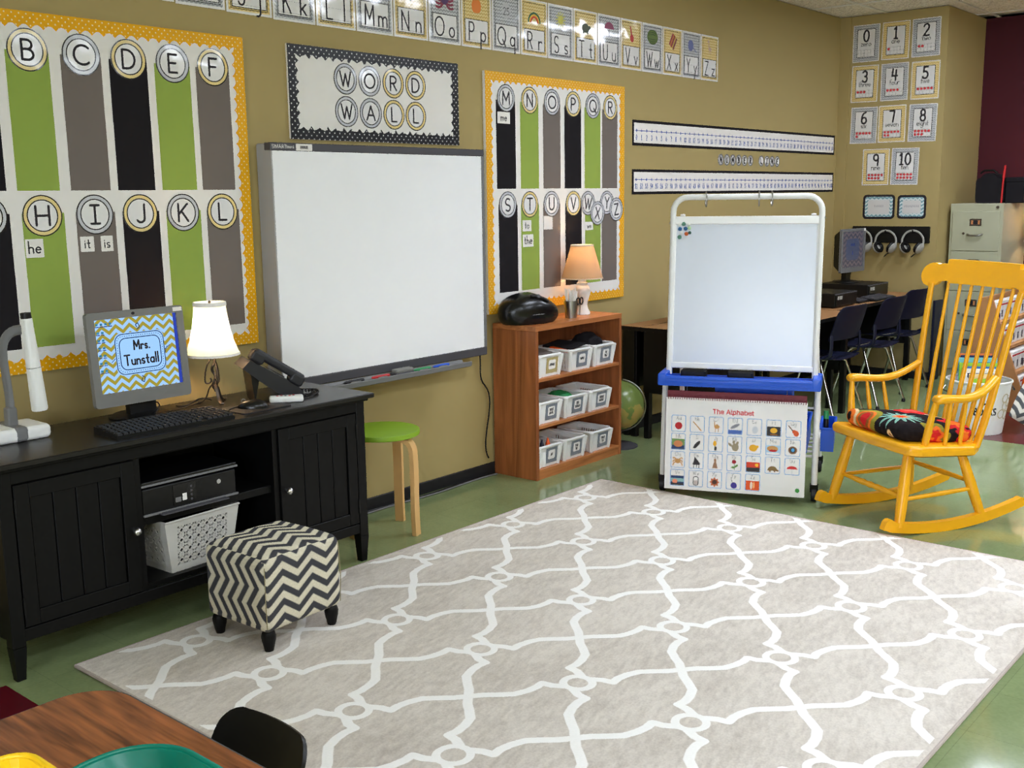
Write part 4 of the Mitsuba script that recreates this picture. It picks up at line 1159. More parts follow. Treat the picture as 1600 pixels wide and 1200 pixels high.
# ------------------------------------------------------------------ bookshelf, baskets, things on top
t = Thing('bookshelf', 'low wooden bookshelf with three shelves of white baskets against the wall', 'bookshelf')
HX0, HX1, HYF, HYB, HZ = 4.435, 5.246, -.322, -.014, .855
t.add('side_panel', bx(HX0, HX0+.024, HYF, HYB, 0, HZ-.028, .0015), 'wood_shelf_z')
t.add('side_panel', bx(HX1-.024, HX1, HYF, HYB, 0, HZ-.028, .0015), 'wood_shelf_z')
t.add('top', bx(HX0, HX1, HYF, HYB, HZ-.028, HZ, .0015), 'wood_shelf_x')
t.add('back', bx(HX0+.024, HX1-.024, HYB-.01, HYB, .05, HZ-.028), 'wood_shelf_z')
for z in (.565, .304, .057):
    t.add('shelf', bx(HX0+.024, HX1-.024, HYF+.002, HYB-.01, z-.018, z, .001), 'wood_shelf_x')
t.add('kick_board', bx(HX0+.024, HX1-.024, HYF+.006, HYF+.02, 0, .039), 'wood_shelf_x')
BW, BWT, BD, BH = .17, .196, .225, .118


def slots(wb, wt, h, n, rows=3):
    p = Polygon([(-wb/2, 0), (wb/2, 0), (wt/2, h), (-wt/2, h)])
    return p.difference(unary_union([rect(.008, .02, -wb/2+.03+(wb-.06)*i/(n-1), .022+.03*j) for i in range(n) for j in range(rows)]))


def basket(F, label, rimcol):
    t = Thing('storage_basket', label, 'basket', F, 'white baskets on the bookshelf')
    k = (BWT-BW)/2/BH
    t.add('front', prism(Polygon([(-BW/2, 0), (BW/2, 0), (BWT/2, BH), (-BWT/2, BH)]), -.0015, .0015), 'plastic_white', F=frame((0, -BD/2, 0), (1, 0, 0), (0, -k, 1)))
    t.add('back', prism(Polygon([(-BW/2, 0), (BW/2, 0), (BWT/2, BH), (-BWT/2, BH)]), -.0015, .0015), 'plastic_white', F=frame((0, BD/2, 0), (-1, 0, 0), (0, k, 1)))
    for s in (-1, 1):
        t.add('side', prism(slots(BD, BD+.03, BH, 11), -.0015, .0015), 'plastic_white', F=frame((s*BW/2, 0, 0), (0, s, 0), (s*k, 0, 1)))
    t.add('bottom', bx(-BW/2, BW/2, -BD/2, BD/2, 0, .003), 'plastic_white')
    a, b = BWT/2+.004, BD/2+.019
    t.add('rim', tube([(-a, -b+.02, BH), (-a+.02, -b, BH), (a-.02, -b, BH), (a, -b+.02, BH), (a, b-.02, BH), (a-.02, b, BH), (-a+.02, b, BH), (-a, b-.02, BH)], .0085, 8, closed=True), 'plastic_white', smooth=50)
    for sx in (-1, 1):
        t.add('corner_post', cyl((sx*BW/2, -BD/2, 0), (sx*BWT/2, -BD/2-.016, BH), .012, .014, 10), 'plastic_white', smooth=50)
    return t


bk = None
word_n = [[5], [4], [2, 3], [4, 4], [3, 5], [5, 5], [2], [3, 2], [4, 2]]
spots = [(4.578, .5655), (4.855, .5655), (5.088, .5655), (4.568, .3045), (4.81, .3045), (5.045, .3045), (4.568, .0575), (4.80, .0575), (5.058, .0575)]
row_ = ['top', 'middle', 'bottom']; col_ = ['at the left', 'in the middle', 'at the right']
BASK = []
for i, (x, z) in enumerate(spots):
    lb = f'white basket {col_[i % 3]} of the bookshelf\'s {row_[i//3]} shelf'
    F = frame((x, HYF+.028+BD/2, z+.0005))
    b_ = basket(F, lb, None)
    BASK.append(b_)
    k = (BWT-BW)/2/BH
    LF = frame((.02, -BD/2-k*.058-.0035, .06), (1, 0, 0), (0, -k, 1))
    kk = b_.add('label_card', prism(rect(.1, .088), 0, .001), pm((176, 160, 110)) if i == 0 else pm((122, 128, 136)), F=LF)
    b_.add('panel', prism(rect(.06 if i != 5 else .075, .052, 0, .004, r=.008), .001, .0014), 'paper_white', F=LF, under=kk)
    sq = []
    for r2, nn in enumerate(word_n[i]):
        for c in range(nn):
            sq.append(affinity.rotate(rect(.0065, .016, -(nn-1)*.0045+.009*c, .004+((len(word_n[i])-1)*.009 if r2 == 0 else -.011)), rnd.uniform(-30, 30)))
    b_.add('lettering', prism(unary_union(sq), .0014, .0018), 'ink_black', F=LF, under=kk)


def heap(name, x, z, rx, ry, rz, m, label, cat, seed, amp=.35):
    b = blob(1, 1, 1, 3)
    v = b.vertices
    v = v*(1-amp/2+amp*meshkit.fbm(v*2.2+seed, 3)[:, None])
    v[:, 2] = np.maximum(v[:, 2], -.3)
    b.vertices = v*[rx, ry, rz]
    t = Thing(name, label, cat)
    t.add('', moved(b, (x, -.19, z)), m, smooth=35)


heap('cloth_bundle', 5.075, .675, .085, .09, .075, 'cloth_teal' if False else 'paper_black', 'black cloth bundle heaped in the right basket of the top shelf', 'cloth', 3, .5)
t = Thing('folder', 'dark folder lying tilted over the middle basket of the top shelf', 'folder', frame((4.85, -.19, .694), (1, 0, .12), (0, 1, .02)))
t.add('', bx(-.07, .08, -.10, .10, 0, .012, .002), 'paper_black')
t = Thing('book', 'red edged book sticking out of the middle basket of the top shelf', 'book', frame((4.80, -.235, .686), (1, 0, 0), (0, 1, .1)))
t.add('', bx(-.05, .03, -.06, .07, -.006, .006, .001), 'plastic_orange')
t = Thing('notebook', 'dark notebook in the left basket of the top shelf', 'notebook', frame((4.60, -.16, .675), (1, 0, .1), (0, 1, .08)))
t.add('', bx(-.08, .09, -.09, .1, 0, .012, .002), 'paper_grey')
heap('yarn_ball', 4.81, .395, .07, .08, .045, 'plastic_green', 'green stuff heaped in the middle basket of the middle shelf', 'yarn', 8, .5)


def glue(x, y, m, label):
    t = Thing('glue_bottle', label, 'glue bottle', frame((x, y, .0605)))
    t.add('body', lathe([(0, 0), (.02, 0), (.022, .01), (.022, .085), (.014, .098), (.012, .1)], 16), 'plastic_white', smooth=40)
    t.add('cap', lathe([(.014, .1), (.016, .1), (.012, .12), (.006, .142), (.003, .152), (0, .153)], 14), m, smooth=40)


glue(4.512, -.235, 'plastic_red', 'glue bottle with red cap in the left basket of the bottom shelf')
glue(4.527, -.285, 'plastic_navy', 'glue bottle with dark blue cap in the left basket of the bottom shelf')
glue(4.592, -.275, 'plastic_orange', 'glue bottle with orange cap in the left basket of the bottom shelf')

t = Thing('radio', 'rounded glossy black radio on the bookshelf', 'radio', rotz((4.565, -.165, HZ), -8))
def _sh(v):
    v = np.sign(v)*np.abs(v)**.8
    return v/np.linalg.norm(v, axis=1, keepdims=True)*(.55*np.linalg.norm(v, axis=1, keepdims=True)+.45)
b = blob(.195, .115, .115, 4, _sh); v = b.vertices
v[:, 2] = np.maximum(v[:, 2]+.07, 0)*.92
v[:, 2] *= 1-.3*np.clip(v[:, 0]/.2, 0, 1)
b.vertices = v
t.add('shell', b, 'gloss_black', smooth=40)
t.add('handle_slot', tube(spline([(-.05, -.078, .155), (0, -.09, .148), (.06, -.098, .118)], 12), .006, 8), 'plastic_black', smooth=50)
t.add('knob', xf(lathe([(0, 0), (.012, 0), (.011, .008), (0, .009)], 16), frame((-.005, -.086, .150), (1, 0, 0), (0, .5, .8))), 'plastic_dark_grey', smooth=40)
t.add('seam', tube(spline([(-.18, -.045, .05), (-.1, -.098, .055), (.02, -.112, .055), (.12, -.085, .05)], 20), .0025, 6), 'plastic_grey', smooth=50)
t.add('foot', cat_mesh(bx(-.12, -.06, -.07, .07, 0, .006), bx(.06, .12, -.07, .07, 0, .006)), 'rubber_black')
t = Thing('pencil_cup', 'shiny tumbler full of white pencils between the radio and the lamp', 'cup', frame((4.89, -.215, HZ+.0005)))
t.add('wall', lathe([(0, .003), (.031, .003), (.038, .098), (.041, .098), (.034, 0), (0, 0)], 24), 'steel', smooth=40)
for i in range(14):
    a = i*2.4; r_ = .012+.018*(i % 4)/3
    P0 = np.array([r_*.7*math.cos(a), r_*.7*math.sin(a), .006]); P1 = np.array([r_*1.5*math.cos(a), r_*1.5*math.sin(a), .15+.02*rnd.random()])
    tt = Thing('pencil', 'white pencil standing in the shiny tumbler', 'pencil', t.F, 'pencils in the tumbler')
    tt.add('', tube([P0, P1], .0042, 6), 'paper_white')
tt = Thing('scissors', 'scissors with black handles hanging in the tumbler', 'scissors', t.F)
for s in (-1, 1):
    tt.add('handle', tube([(.035+s*.016+.013*math.cos(a), -.037, .095+.02*math.sin(a)) for a in np.linspace(0, 2*math.pi, 16, endpoint=False)], .004, 6, closed=True), 'plastic_black', smooth=50)
tt.add('blade', hull([(.028, -.036, .08), (.044, -.036, .08), (.034, -.034, .012), (.03, -.038, .08), (.04, -.038, .08), (.036, -.038, .012)]), 'steel')
t = Thing('rubber_duck', 'small yellow figure behind the radio on the bookshelf', 'figurine', frame((4.83, -.10, HZ)))
t.add('body', moved(blob(.035, .025, .032, 3), (0, 0, .032)), 'plastic_yellow', smooth=40)
t.add('head', moved(blob(.022, .02, .022, 3), (.012, 0, .074)), 'plastic_yellow', smooth=40)

# ------------------------------------------------------------------ globe
t = Thing('globe', 'old green world globe on a stand on the floor behind the bookshelf', 'globe', frame((5.402, -.20, 0)))
t.add('ball', moved(trimesh.creation.icosphere(subdivisions=4, radius=.152), (0, 0, .262)), 'globe_map', smooth=True)
t.add('meridian', tube([(.162*math.cos(a)*.5, -.162*math.cos(a)*.86, .262+.162*math.sin(a)) for a in np.linspace(-1.45, 1.45, 26)], .005, 6), 'steel', smooth=50)
t.add('axis_pin', cyl((0, 0, .405), (0, 0, .432), .005, n=8), 'steel')
t.add('stem', lathe([(.012, .024), (.010, .06), (.02, .1), (.012, .11)], 16), 'plastic_dark_grey', smooth=40)
t.add('base', lathe([(0, 0), (.115, 0), (.115, .008), (.09, .018), (.02, .026), (0, .026)], 28), 'plastic_dark_grey', smooth=40)

# ------------------------------------------------------------------ easel with its chart
EF = frame((4.842, -1.323, 0), (.378, -.926, 0), (0, 0, 1))     # local x right, y up, z to the front
EI = np.linalg.inv(EF)
lean = lambda y: -.16*(y-.09)/1.44
t = Thing('easel', 'white metal classroom easel on casters with a blank whiteboard and blue tray', 'easel', EF)
HWX = .386
for s in (-1, 1):
    t.add('post', tube([(s*HWX, .085, lean(.085)), (s*HWX, .64, lean(.64))], .0155, 4 if False else 10), 'white_metal', smooth=50)
    t.add('post', tube([(s*HWX, .085, -.62), (s*.33, 1.44, -.2)], .0135, 10), 'white_metal', smooth=50)
    t.add('side_bar', tube([(s*HWX, .235, lean(.235)), (s*HWX*.98, .235, -.57)], .012, 8), 'white_metal', smooth=50)
    for z in (0, -.62):
        k_ = t.add('caster', cat_mesh(xf(lathe([(.006, -.014), (.034, -.014), (.038, -.01), (.038, .01), (.034, .014), (.006, .014)], 18), frame((s*HWX, .038, z-.01), (0, 0, 1), (0, 1, 0)))), 'rubber_black', smooth=40)
        t.add('fork', hull([(s*HWX+a, y, z+b) for a in (-.02, .02) for y, b in ((.09, -.018), (.09, .018), (.05, -.012), (.05, .008))]), 'plastic_black', under=k_)
arcpts = [(-.368, .62, lean(.62)), (-.370, 1.30, lean(1.30))]+[(-.372+.075-.075*math.cos(a), 1.455+.075*math.sin(a), lean(1.46)) for a in np.linspace(0, math.pi/2, 8)]
arcpts += [(-p_[0], p_[1], p_[2]) for p_ in arcpts[::-1]]
t.add('top_tube', tube(arcpts, .0155, 12), 'white_metal', smooth=50)
BFm = frame((0, 0, lean(.09)+.0), (1, 0, 0), (0, 1.44, -.16))
LB = lambda y: y*math.sqrt(1+(.16/1.44)**2)-.01
b0, b1 = .655, 1.440
t.add('whiteboard', bx(-.362, .362, b0+.02, b1-.02, .0, .012), 'whiteboard_gloss', F=BFm)
for a in (bx(-.372, .372, b1-.042, b1, -.006, .018, .004), bx(-.372, .372, b0, b0+.03, -.006, .02, .004), bx(-.374, -.352, b0+.03, b1-.042, -.006, .018, .004), bx(.352, .374, b0+.03, b1-.042, -.006, .018, .004)):
    t.add('board_frame', a, 'plastic_white', F=BFm)
for s in (-1, 1):
    t.add('clip', cyl((s*.372-.018, 1.395, lean(1.4)), (s*.372+.018, 1.425, lean(1.4)), .006, n=8), 'steel', smooth=40)
tz0, tz1 = -.13, .075
t.add('tray', cat_mesh(rbox(-.405, .405, .578, .632, tz1-.022, tz1, .009), rbox(-.405, .405, .578, .612, tz0, tz0+.02, .008), rbox(-.405, -.36, .578, .642, tz0, tz1, .01), rbox(.36, .405, .578, .642, tz0, tz1, .01), bx(-.39, .39, .58, .59, tz0, tz1)), 'plastic_blue', smooth=35)
t.add('tray_rib', cat_mesh(bx(-.36, .36, .616, .622, tz1-.002, tz1+.003, .001), bx(-.36, .36, .596, .602, tz1-.002, tz1+.003, .001)), 'plastic_blue')
t.add('cross_bar', tube([(-HWX, .47, lean(.47)-.02), (HWX, .47, lean(.47)-.02)], .006, 8), 'white_metal', smooth=50)
t.add('lower_shelf', cat_mesh(*[tube([(-HWX, .225, z), (HWX, .225, z)], .007, 6) for z in np.linspace(-.55, -.04, 6)]), 'white_metal', smooth=50)
for x, m_, who in ((-.24, 'plastic_black', 'left'), (.0, 'plastic_black', 'middle')):
    e = Thing('felt_eraser', f'black felt eraser lying at the back of the blue tray, {who}', 'eraser', EF)
    e.add('', bx(x-.065, x+.065, .5905, .648, -.1, -.03, .008), m_)


def tub(name, x0, x1, y0, y1, z0, z1, m, label):
    e = Thing(name, label, 'bin', EF)
    th = .004
    e.add('tub', cat_mesh(bx(x0, x1, y0, y1, z1-th, z1), bx(x0, x1, y0, y1, z0, z0+th), bx(x0, x0+th, y0, y1, z0, z1), bx(x1-th, x1, y0, y1, z0, z1), bx(x0, x1, y0, y0+th, z0, z1)), m)
    e.add('rim', tube([(x0-.004, y1, z0-.004), (x1+.004, y1, z0-.004), (x1+.004, y1, z1+.004), (x0-.004, y1, z1+.004)], .006, 6, closed=True), m)


tub('plastic_bin', -.36, -.08, .2325, .36, -.5, -.05, 'plastic_red', 'red plastic bin on the lower shelf of the easel')
tub('plastic_bin', -.05, .34, .2325, .36, -.5, -.05, 'plastic_blue', 'blue plastic bin on the lower shelf of the easel behind the chart')
tub('plastic_bin', -.13, .26, .482, .57, -.25, -.07, 'plastic_blue', 'blue plastic bin just below the easel tray')
tub('plastic_bin', -.36, -.10, .09, .2, -.45, -.03, 'plastic_red', 'red plastic bin low under the easel, left')
tub('plastic_bin', .405, .47, .24, .36, -.40, -.1, 'plastic_blue', 'blue bin hooked on the right side of the easel')
e = Thing('marker', 'green marker standing in the blue side bin of the easel', 'marker', EF)
e.add('barrel', cyl((.43, .246, -.15), (.428, .40, -.16), .013, n=12), 'plastic_black', smooth=40)
e.add('cap', cyl((.428, .40, -.16), (.427, .44, -.163), .014, .012, n=12), 'plastic_green', smooth=40)
for i, (px, py, c, r_) in enumerate([(170, 422, 'white', 17), (213, 413, 'g', 22), (262, 418, 'w', 17), (178, 460, 'b', 20), (231, 458, 'b', 20), (268, 452, 'lg', 18), (193, 495, 'w', 16), (241, 505, 'o', 20), (175, 535, 'g', 21), (274, 495, 'dg', 16)]):
    mm = {'g': (86, 130, 112), 'b': (44, 92, 140), 'o': (190, 90, 40), 'lg': (170, 200, 150), 'dg': (60, 90, 80)}.get(c, (225, 225, 215))
    nm_ = {'g': 'grey green', 'b': 'blue', 'o': 'orange', 'lg': 'pale green', 'dg': 'dark green'}.get(c, 'clear')
    x_, y_ = 1030+px/5.926, 280+py/5.926
    lx = -.372+(x_-1048)/236*.744; ly = 1.435-(y_-340)/240*.79
    e = Thing('magnet', f'{nm_} round glass magnet at the {"top" if py < 430 else "middle" if py < 480 else "bottom"} {"left" if px < 205 else "right" if px > 235 else "centre"} of the easel magnet cluster', 'magnet', EF @ BFm, 'glass magnets on the easel')
    e.add('', lathe([(0, .0), (r_/5.926*.0031, 0), (r_/5.926*.0031, .003), (r_/5.926*.0022, .008), (0, .01)], 14, lx, LB(ly)+.0, .012), pm(mm), smooth=40)
for x, tw in ((-.205, .25), (.062, .1), (.125, .2)):
    e = Thing('binder_ring', f'steel binder ring hanging on the easel\'s top tube, {"left" if x < 0 else "middle" if x < .1 else "right"}', 'ring', EF, 'binder rings')
    e.add('', tube([(x+tw*.036*math.cos(a), 1.518+.036*math.sin(a), lean(1.5)+.036*math.cos(a)) for a in np.linspace(0, 2*math.pi, 24, endpoint=False)], .0034, 6, closed=True), 'steel', smooth=50)

# the alphabet flip chart hanging in front of the easel
CF = EF @ frame((-.008, .042, .098), (1, 0, 0), (0, 1, -.085))
t = Thing('flip_chart', 'white flip chart titled The Alphabet with rows of small pictures, hanging on the easel', 'chart', CF)
CHW, CHH = .352, .478
t.add('page', bx(-CHW, CHW, 0, CHH, -.006, 0, .001), 'film_white')
t.add('cover_edge', bx(-CHW+.004, CHW-.004, CHH-.004, CHH+.034, -.016, -.010, .001), pm((110, 34, 44)))
t.add('spiral', cat_mesh(*[tube([(-CHW+.012+i*.0118, CHH-.010, .001), (-CHW+.012+i*.0118, CHH+.004, .006), (-CHW+.012+i*.0118, CHH+.012, -.006)], .0018, 5) for i in range(59)]), pm((120, 50, 56)), kind='stuff')
t.add('hanger', cat_mesh(*[tube([(sx*.25, CHH+.03, -.013), (sx*.25, CHH+.07, -.03), (sx*.25, CHH+.10, -.05)], .002, 5) for sx in (-1, 1)]), 'steel')
t.add('title', inter('The Alphabet', .024, -.01, CHH-.068, .0007, .0001, True), 'ink_red')
RD, BL, BN, DK, GN, OR, YL, TN, GY, NV, PU = (176, 34, 36), (70, 100, 170), (120, 84, 52), (44, 40, 42), (90, 130, 60), (226, 90, 30), (226, 170, 40), (190, 140, 80), (200, 204, 210), (40, 60, 100), (66, 56, 140)
half = lambda y0, y1: sbox(-.036, y0, .036, y1)
PIC = {
 'A': [(ell(0, -.012, .019, .019), RD)], 'B': [(affinity.rotate(rect(.005, .066, 0, -.01), 42), TN)],
 'C': [(unary_union([ell(.004, -.008, .014, .01), ell(.004, .0, .006, .006), rect(.004, .026, -.008, .004), rect(.003, .022, -.003, -.024), rect(.003, .022, .011, -.024)]), TN)],
 'D': [(half(-.042, -.02), BL), (affinity.rotate(ell(0, 0, .026, .008), 28), (130, 130, 140))], 'E': [(ell(.004, -.014, .015, .019), GY)],
 'F': [(half(-.042, .008), DK), (ell(0, -.012, .018, .014), YL), (rect(.036, .006, 0, -.032), (150, 90, 30))],
 'G': [(affinity.rotate(rect(.005, .045, -.012, .002), 40), (120, 90, 70)), (affinity.rotate(unary_union([ell(.014, -.022, .013, .015), ell(.006, -.012, .01, .01)]), 10), (205, 84, 40))],
 'H': [(half(-.042, .014), (110, 140, 80)), (half(-.042, -.02), NV), (ell(0, -.012, .024, .018), (196, 124, 76))], 'I': [(affinity.rotate(ell(0, -.012, .026, .009), 50), DK)],
 'J': [(ell(-.004, .0, .009, .014), YL), (rect(.012, .02, 0, -.026), DK)], 'K': [(unary_union([ell(.004, -.014, .018, .02), ell(-.004, .012, .007, .01), affinity.rotate(ell(-.022, -.002, .014, .006), -40), affinity.rotate(ell(.014, .008, .006, .01), -20)]), (150, 138, 112))],
 'L': [(unary_union([ell(-.002, -.012, .021, .018), ell(.018, -.004, .008, .006)]), YL)], 'M': [(half(-.03, .008), (170, 200, 220)), (ell(-.003, -.01, .028, .015), TN), (ell(0, -.02, .02, .006), RD)],
 'N': [(ell(0, -.012, .022, .02), BN), (ell(0, -.012, .014, .013), DK), (ell(.001, -.011, .008, .01), (80, 160, 210))],
 'O': [(unary_union([ell(.0, -.008, .014, .013)]+[LineString(bez((0, -.01), (.02*sx, -.01+.014*k_), (.024*sx, -.03+.018*k_), n=5)).buffer(.003) for sx in (-1, 1) for k_ in range(3)]), TN)],
 'P': [(unary_union([Polygon([(-.016, -.016), (.02, -.014), (-.008, .02)]), rect(.036, .01, 0, -.018), rect(.003, .018, -.012, -.03), rect(.003, .018, .014, -.03), rect(.003, .018, .002, -.03)]), DK)],
 'Q': [(unary_union([Polygon([(-.014, -.034), (.014, -.034), (.005, .0), (-.005, .0)]), ell(0, .008, .007, .008)]), (150, 112, 84))],
 'R': [(rect(.003, .04, .004, -.016), GN), (affinity.rotate(ell(.012, -.016, .011, .005), 40), GN), (ell(-.004, -.024, .01, .005), GN), (ell(0, .006, .011, .01), (150, 26, 40))],
 'S': [(half(-.042, .01), DK), (half(-.018, .01), (206, 60, 34)), (ell(.018, -.004, .009, .009), (250, 190, 50))], 'T': [(ell(0, -.03, .025, .026).intersection(sbox(-.1, -.028, .1, .1)), (130, 104, 60)), (unary_union([ell(.026, -.026, .006, .005), rect(.007, .01, -.012, -.03), rect(.007, .01, .012, -.03)]), BN)],
 'U': [(ell(0, -.016, .027, .018).intersection(sbox(-.1, -.014, .1, .1)), (206, 50, 50)), (rect(.002, .026, 0, -.028), GY)],
 'V': [(half(-.042, .01), NV), (half(-.022, -.004), (140, 180, 180)), (ell(-.012, -.02, .014, .012), (226, 140, 110)), (half(-.042, -.03), DK)],
 'W': [(rect(.03, .05, 0, -.012, r=.013).difference(rect(.022, .042, 0, -.012, r=.009)), DK), (rect(.02, .022, 0, -.02), (190, 176, 170))],
 'X': [(unary_union([affinity.rotate(ell(0, -.012, .025, .008), a) for a in (0, 45, 90, 135)]), (190, 100, 60)), (ell(0, -.012, .012, .012), (70, 40, 34))],
 'Y': [(ell(.002, -.022, .016, .016), PU), (LineString(bez((.0, -.008), (-.018, .01), (-.01, .02), n=6)).buffer(.001), DK)], 'Z': [(half(-.042, .008), (222, 84, 34)), (ell(-.006, -.016, .007, .02), (246, 220, 200)), (ell(.007, -.014, .004, .018), (246, 190, 120))]}
letters26 = 'ABCDEFGHIJKLMNOPQRSTUVWXYZ'
for i, ch in enumerate(letters26):
    c, r_ = i % 7, i//7
    x, y = -.285+.0955*c, CHH-.135-.094*r_
    k_ = t.add('picture_cell', prism(affinity.translate(rect(.074, .086, r=.007).difference(rect(.0685, .0805, r=.006)), x, y), .0001, .0006), pm((126, 164, 214)))
    t.add('letters', prism(affinity.translate(unary_union([lettering(ch+ch.lower(), .019, .0015, sx=.85, gap=.2, base=.019)]), x, y), .0001, .0006), pm((110, 112, 116)), under=k_)
    for j, (pp, cc) in enumerate(PIC[ch]):
        t.add('picture', prism(affinity.translate(affinity.scale(pp.intersection(sbox(-.034, -.04, .034, .03)), .98, .98, origin=(0, 0)), x, y), .0001, .0005+.0002*j), pm(cc), under=k_)
t.add('badge', prism(Point(CHW-.035, .035).buffer(.011, quad_segs=6), .0001, .0006), pm((60, 140, 60)))

# ------------------------------------------------------------------ yellow rocking chair
RF = frame((5.025, -2.123, 0), (-.854, .520, 0), (-.520, -.854, 0))     # local x forward, y to the sitter's left
t = Thing('rocking_chair', 'yellow painted wooden rocking chair with spindle back beside the easel', 'rocking chair', RF)
YM = 'paint_yellow'
RR = 1.45
zb = lambda x: x*x/(2*RR)
for s in (-1, 1):
    xs = np.linspace(-.45, .285, 40)
    low = [(x, zb(x)) for x in xs]; up_ = [(x, zb(x)+.047) for x in xs[::-1]]
    pg = unary_union([Polygon(low+up_), Point(.283, zb(.283)+.033).buffer(.026), Polygon([(.25, zb(.25)), (.318, zb(.318)+.006), (.31, .065), (.25, .07)]), Point(-.45, zb(.45)+.0235).buffer(.0235)])
    pg = pg.difference(sbox(-1, -1, 1, 0.0))
    m_ = prism(pg, -.0165, .0165)
    t.add('rocker', xf(m_, np.array([[1, 0, 0, 0], [0, 0, 1, s*.255], [0, 1, 0, 0.0004], [0, 0, 0, 1.0]])), YM)
    t.add('leg', tube([(.162, s*.212, .362), (.174, s*.220, .30), (.194, s*.234, .20), (.21, s*.245, .12), (.226, s*.256, .04)], [.020, .023, .0255, .0245, .021], 14), YM, smooth=50)
    t.add('leg', tube([(-.160, s*.178, .350), (-.177, s*.196, .28), (-.196, s*.216, .2), (-.215, s*.236, .12), (-.234, s*.256, .045)], [.019, .022, .0245, .023, .02], 14), YM, smooth=50)
    t.add('stretcher', tube([(.198, s*.24, .165), (-.01, s*.232, .17), (-.205, s*.222, .175)], [.009, .0115, .009], 10), YM, smooth=50)
    # back post, arm and its supports
    t.add('back_post', tube(spline([(-.205, s*.225, .375), (-.24, s*.25, .55), (-.285, s*.274, .80), (-.34, s*.297, 1.09)], 16), np.linspace(.021, .0165, 16), 12, flat=.7, up=(1, 0, 0)), YM, smooth=50)
    ap = spline([(.115, s*.315, .632), (.08, s*.314, .634), (-.04, s*.303, .625), (-.14, s*.29, .635), (-.225, s*.272, .675), (-.262, s*.262, .70)], 28)
    rad = np.interp(np.linspace(0, 1, 28), [0, .03, .1, .25, .6, 1], [.02, .032, .0315, .027, .026, .022])
    t.add('arm', tube(ap, rad, 14, flat=.68, up=(0, 0, 1)), YM, smooth=60)
    t.add('arm_support', tube([(.10, s*.305, .625), (.107, s*.296, .57), (.115, s*.281, .48), (.12, s*.262, .39)], [.011, .014, .018, .015], 12), YM, smooth=50)
    t.add('spindle', tube([(.015, s*.302, .615), (.012, s*.285, .52), (.005, s*.262, .39)], [.008, .011, .009], 10), YM, smooth=50)
    t.add('spindle', tube([(-.075, s*.296, .62), (-.08, s*.275, .52), (-.09, s*.25, .39)], [.008, .011, .009], 10), YM, smooth=50)
t.add('stretcher', tube([(.193, -.235, .175), (.196, -.12, .175), (.197, -.05, .175), (.197, -.03, .175), (.197, 0, .175), (.197, .03, .175), (.197, .05, .175), (.196, .12, .175), (.193, .235, .175)], [.009, .012, .015, .012, .016, .012, .015, .012, .009], 12), YM, smooth=50)
t.add('stretcher', tube([(-.202, -.215, .205), (-.203, 0, .205), (-.202, .215, .205)], [.009, .013, .009], 10), YM, smooth=50)
sp = Polygon([(.228, -.18), (.222, -.292), (.16, -.308), (-.16, -.275), (-.25, -.20), (-.26, 0), (-.25, .20), (-.16, .275), (.16, .308), (.222, .292), (.228, .18), (.234, 0)]).buffer(-.03).buffer(.03, quad_segs=8)
pts = []
for d, z in ((-.014, .350), (-.002, .358), (.0, .372), (.0, .384), (-.004, .394), (-.014, .400)):
    for x, y in sp.buffer(d).simplify(.001).exterior.coords:
        pts.append((x, y, z+.028*(x+.02)/.25*1.0*(.5 if x < 0 else 1)))
seat_m = hull(pts)
t.add('seat', seat_m, YM, smooth=35)
# crest rail: outline in (y, z), bent backwards in the middle
zc = 1.138
out = unary_union([rect(.60, .085, 0, zc+.005, r=.02), ell(-.312, zc-.005, .058, .058, q=10), ell(.312, zc-.005, .058, .058, q=10), sbox(-.27, zc, .27, zc+.05), affinity.scale(rect(.47, .056, 0, zc+.045), 1, 1)])
out = out.difference(ell(-.228, zc-.062, .045, .03, q=8)).difference(ell(.228, zc-.062, .045, .03, q=8))
out = out.union(rect(.41, .06, 0, zc-.012)).buffer(.004).buffer(-.004)
cm = prism(out, -.012, .012).subdivide_to_size(.03)
v = cm.vertices.copy()
bend = lambda y: -.045*(1-(y/.34)**2)
cm.vertices = np.stack([-.338+bend(v[:, 0])+v[:, 2]-.24*(v[:, 1]-1.06), v[:, 0], v[:, 1]+.0*v[:, 0]], 1)
cm.fix_normals()
t.add('crest_rail', cm, YM, smooth=40)
for i in range(7):
    f_ = (i-3)/3
    yb_, yt = f_*.165, f_*.215
    xt = -.338+bend(yt)-.24*.04
    xb = -.225-.02*(1-f_*f_)
    t.add('spindle', tube([(xb, yb_, .385), (xb*.7+xt*.3, yb_*.7+yt*.3, .585), (xt, yt, 1.10)], [.010, .0115, .0075], 10), YM, smooth=50)
# the cushion on it
t = Thing('seat_cushion', 'black seat cushion with big bright flowers on the rocking chair', 'cushion', RF)
g = rbox(-.20, .20, -.23, .225, .394, .487, .044, 6).subdivide_to_size(.02)
v = g.vertices.copy()
edge = np.maximum(np.abs(v[:, 0])/.2, np.abs(v[:, 1])/.228)
v[:, 2] = np.where(v[:, 2] > .44, .44+(v[:, 2]-.44)*(1.15-.55*edge**3)*(.92+.18*meshkit.fbm(v*9, 2)), v[:, 2])
v[:, 2] += .03*(v[:, 0]+.02)/.25*np.where(v[:, 0] < 0, .5, 1)+.0065
g.vertices = v
dz_ = np.maximum(0, .47-v[:, 2])
fx_, fy_ = np.clip((v[:, 0]-.13)/.06, 0, 1), np.clip((np.abs(v[:, 1])-.17)/.05, 0, 1)
t.add('cover', g, 'fabric_floral', smooth=True, uv=np.stack([v[:, 1]+np.sign(v[:, 1])*fy_*dz_*(1-fx_), v[:, 0]+fx_*dz_], 1))

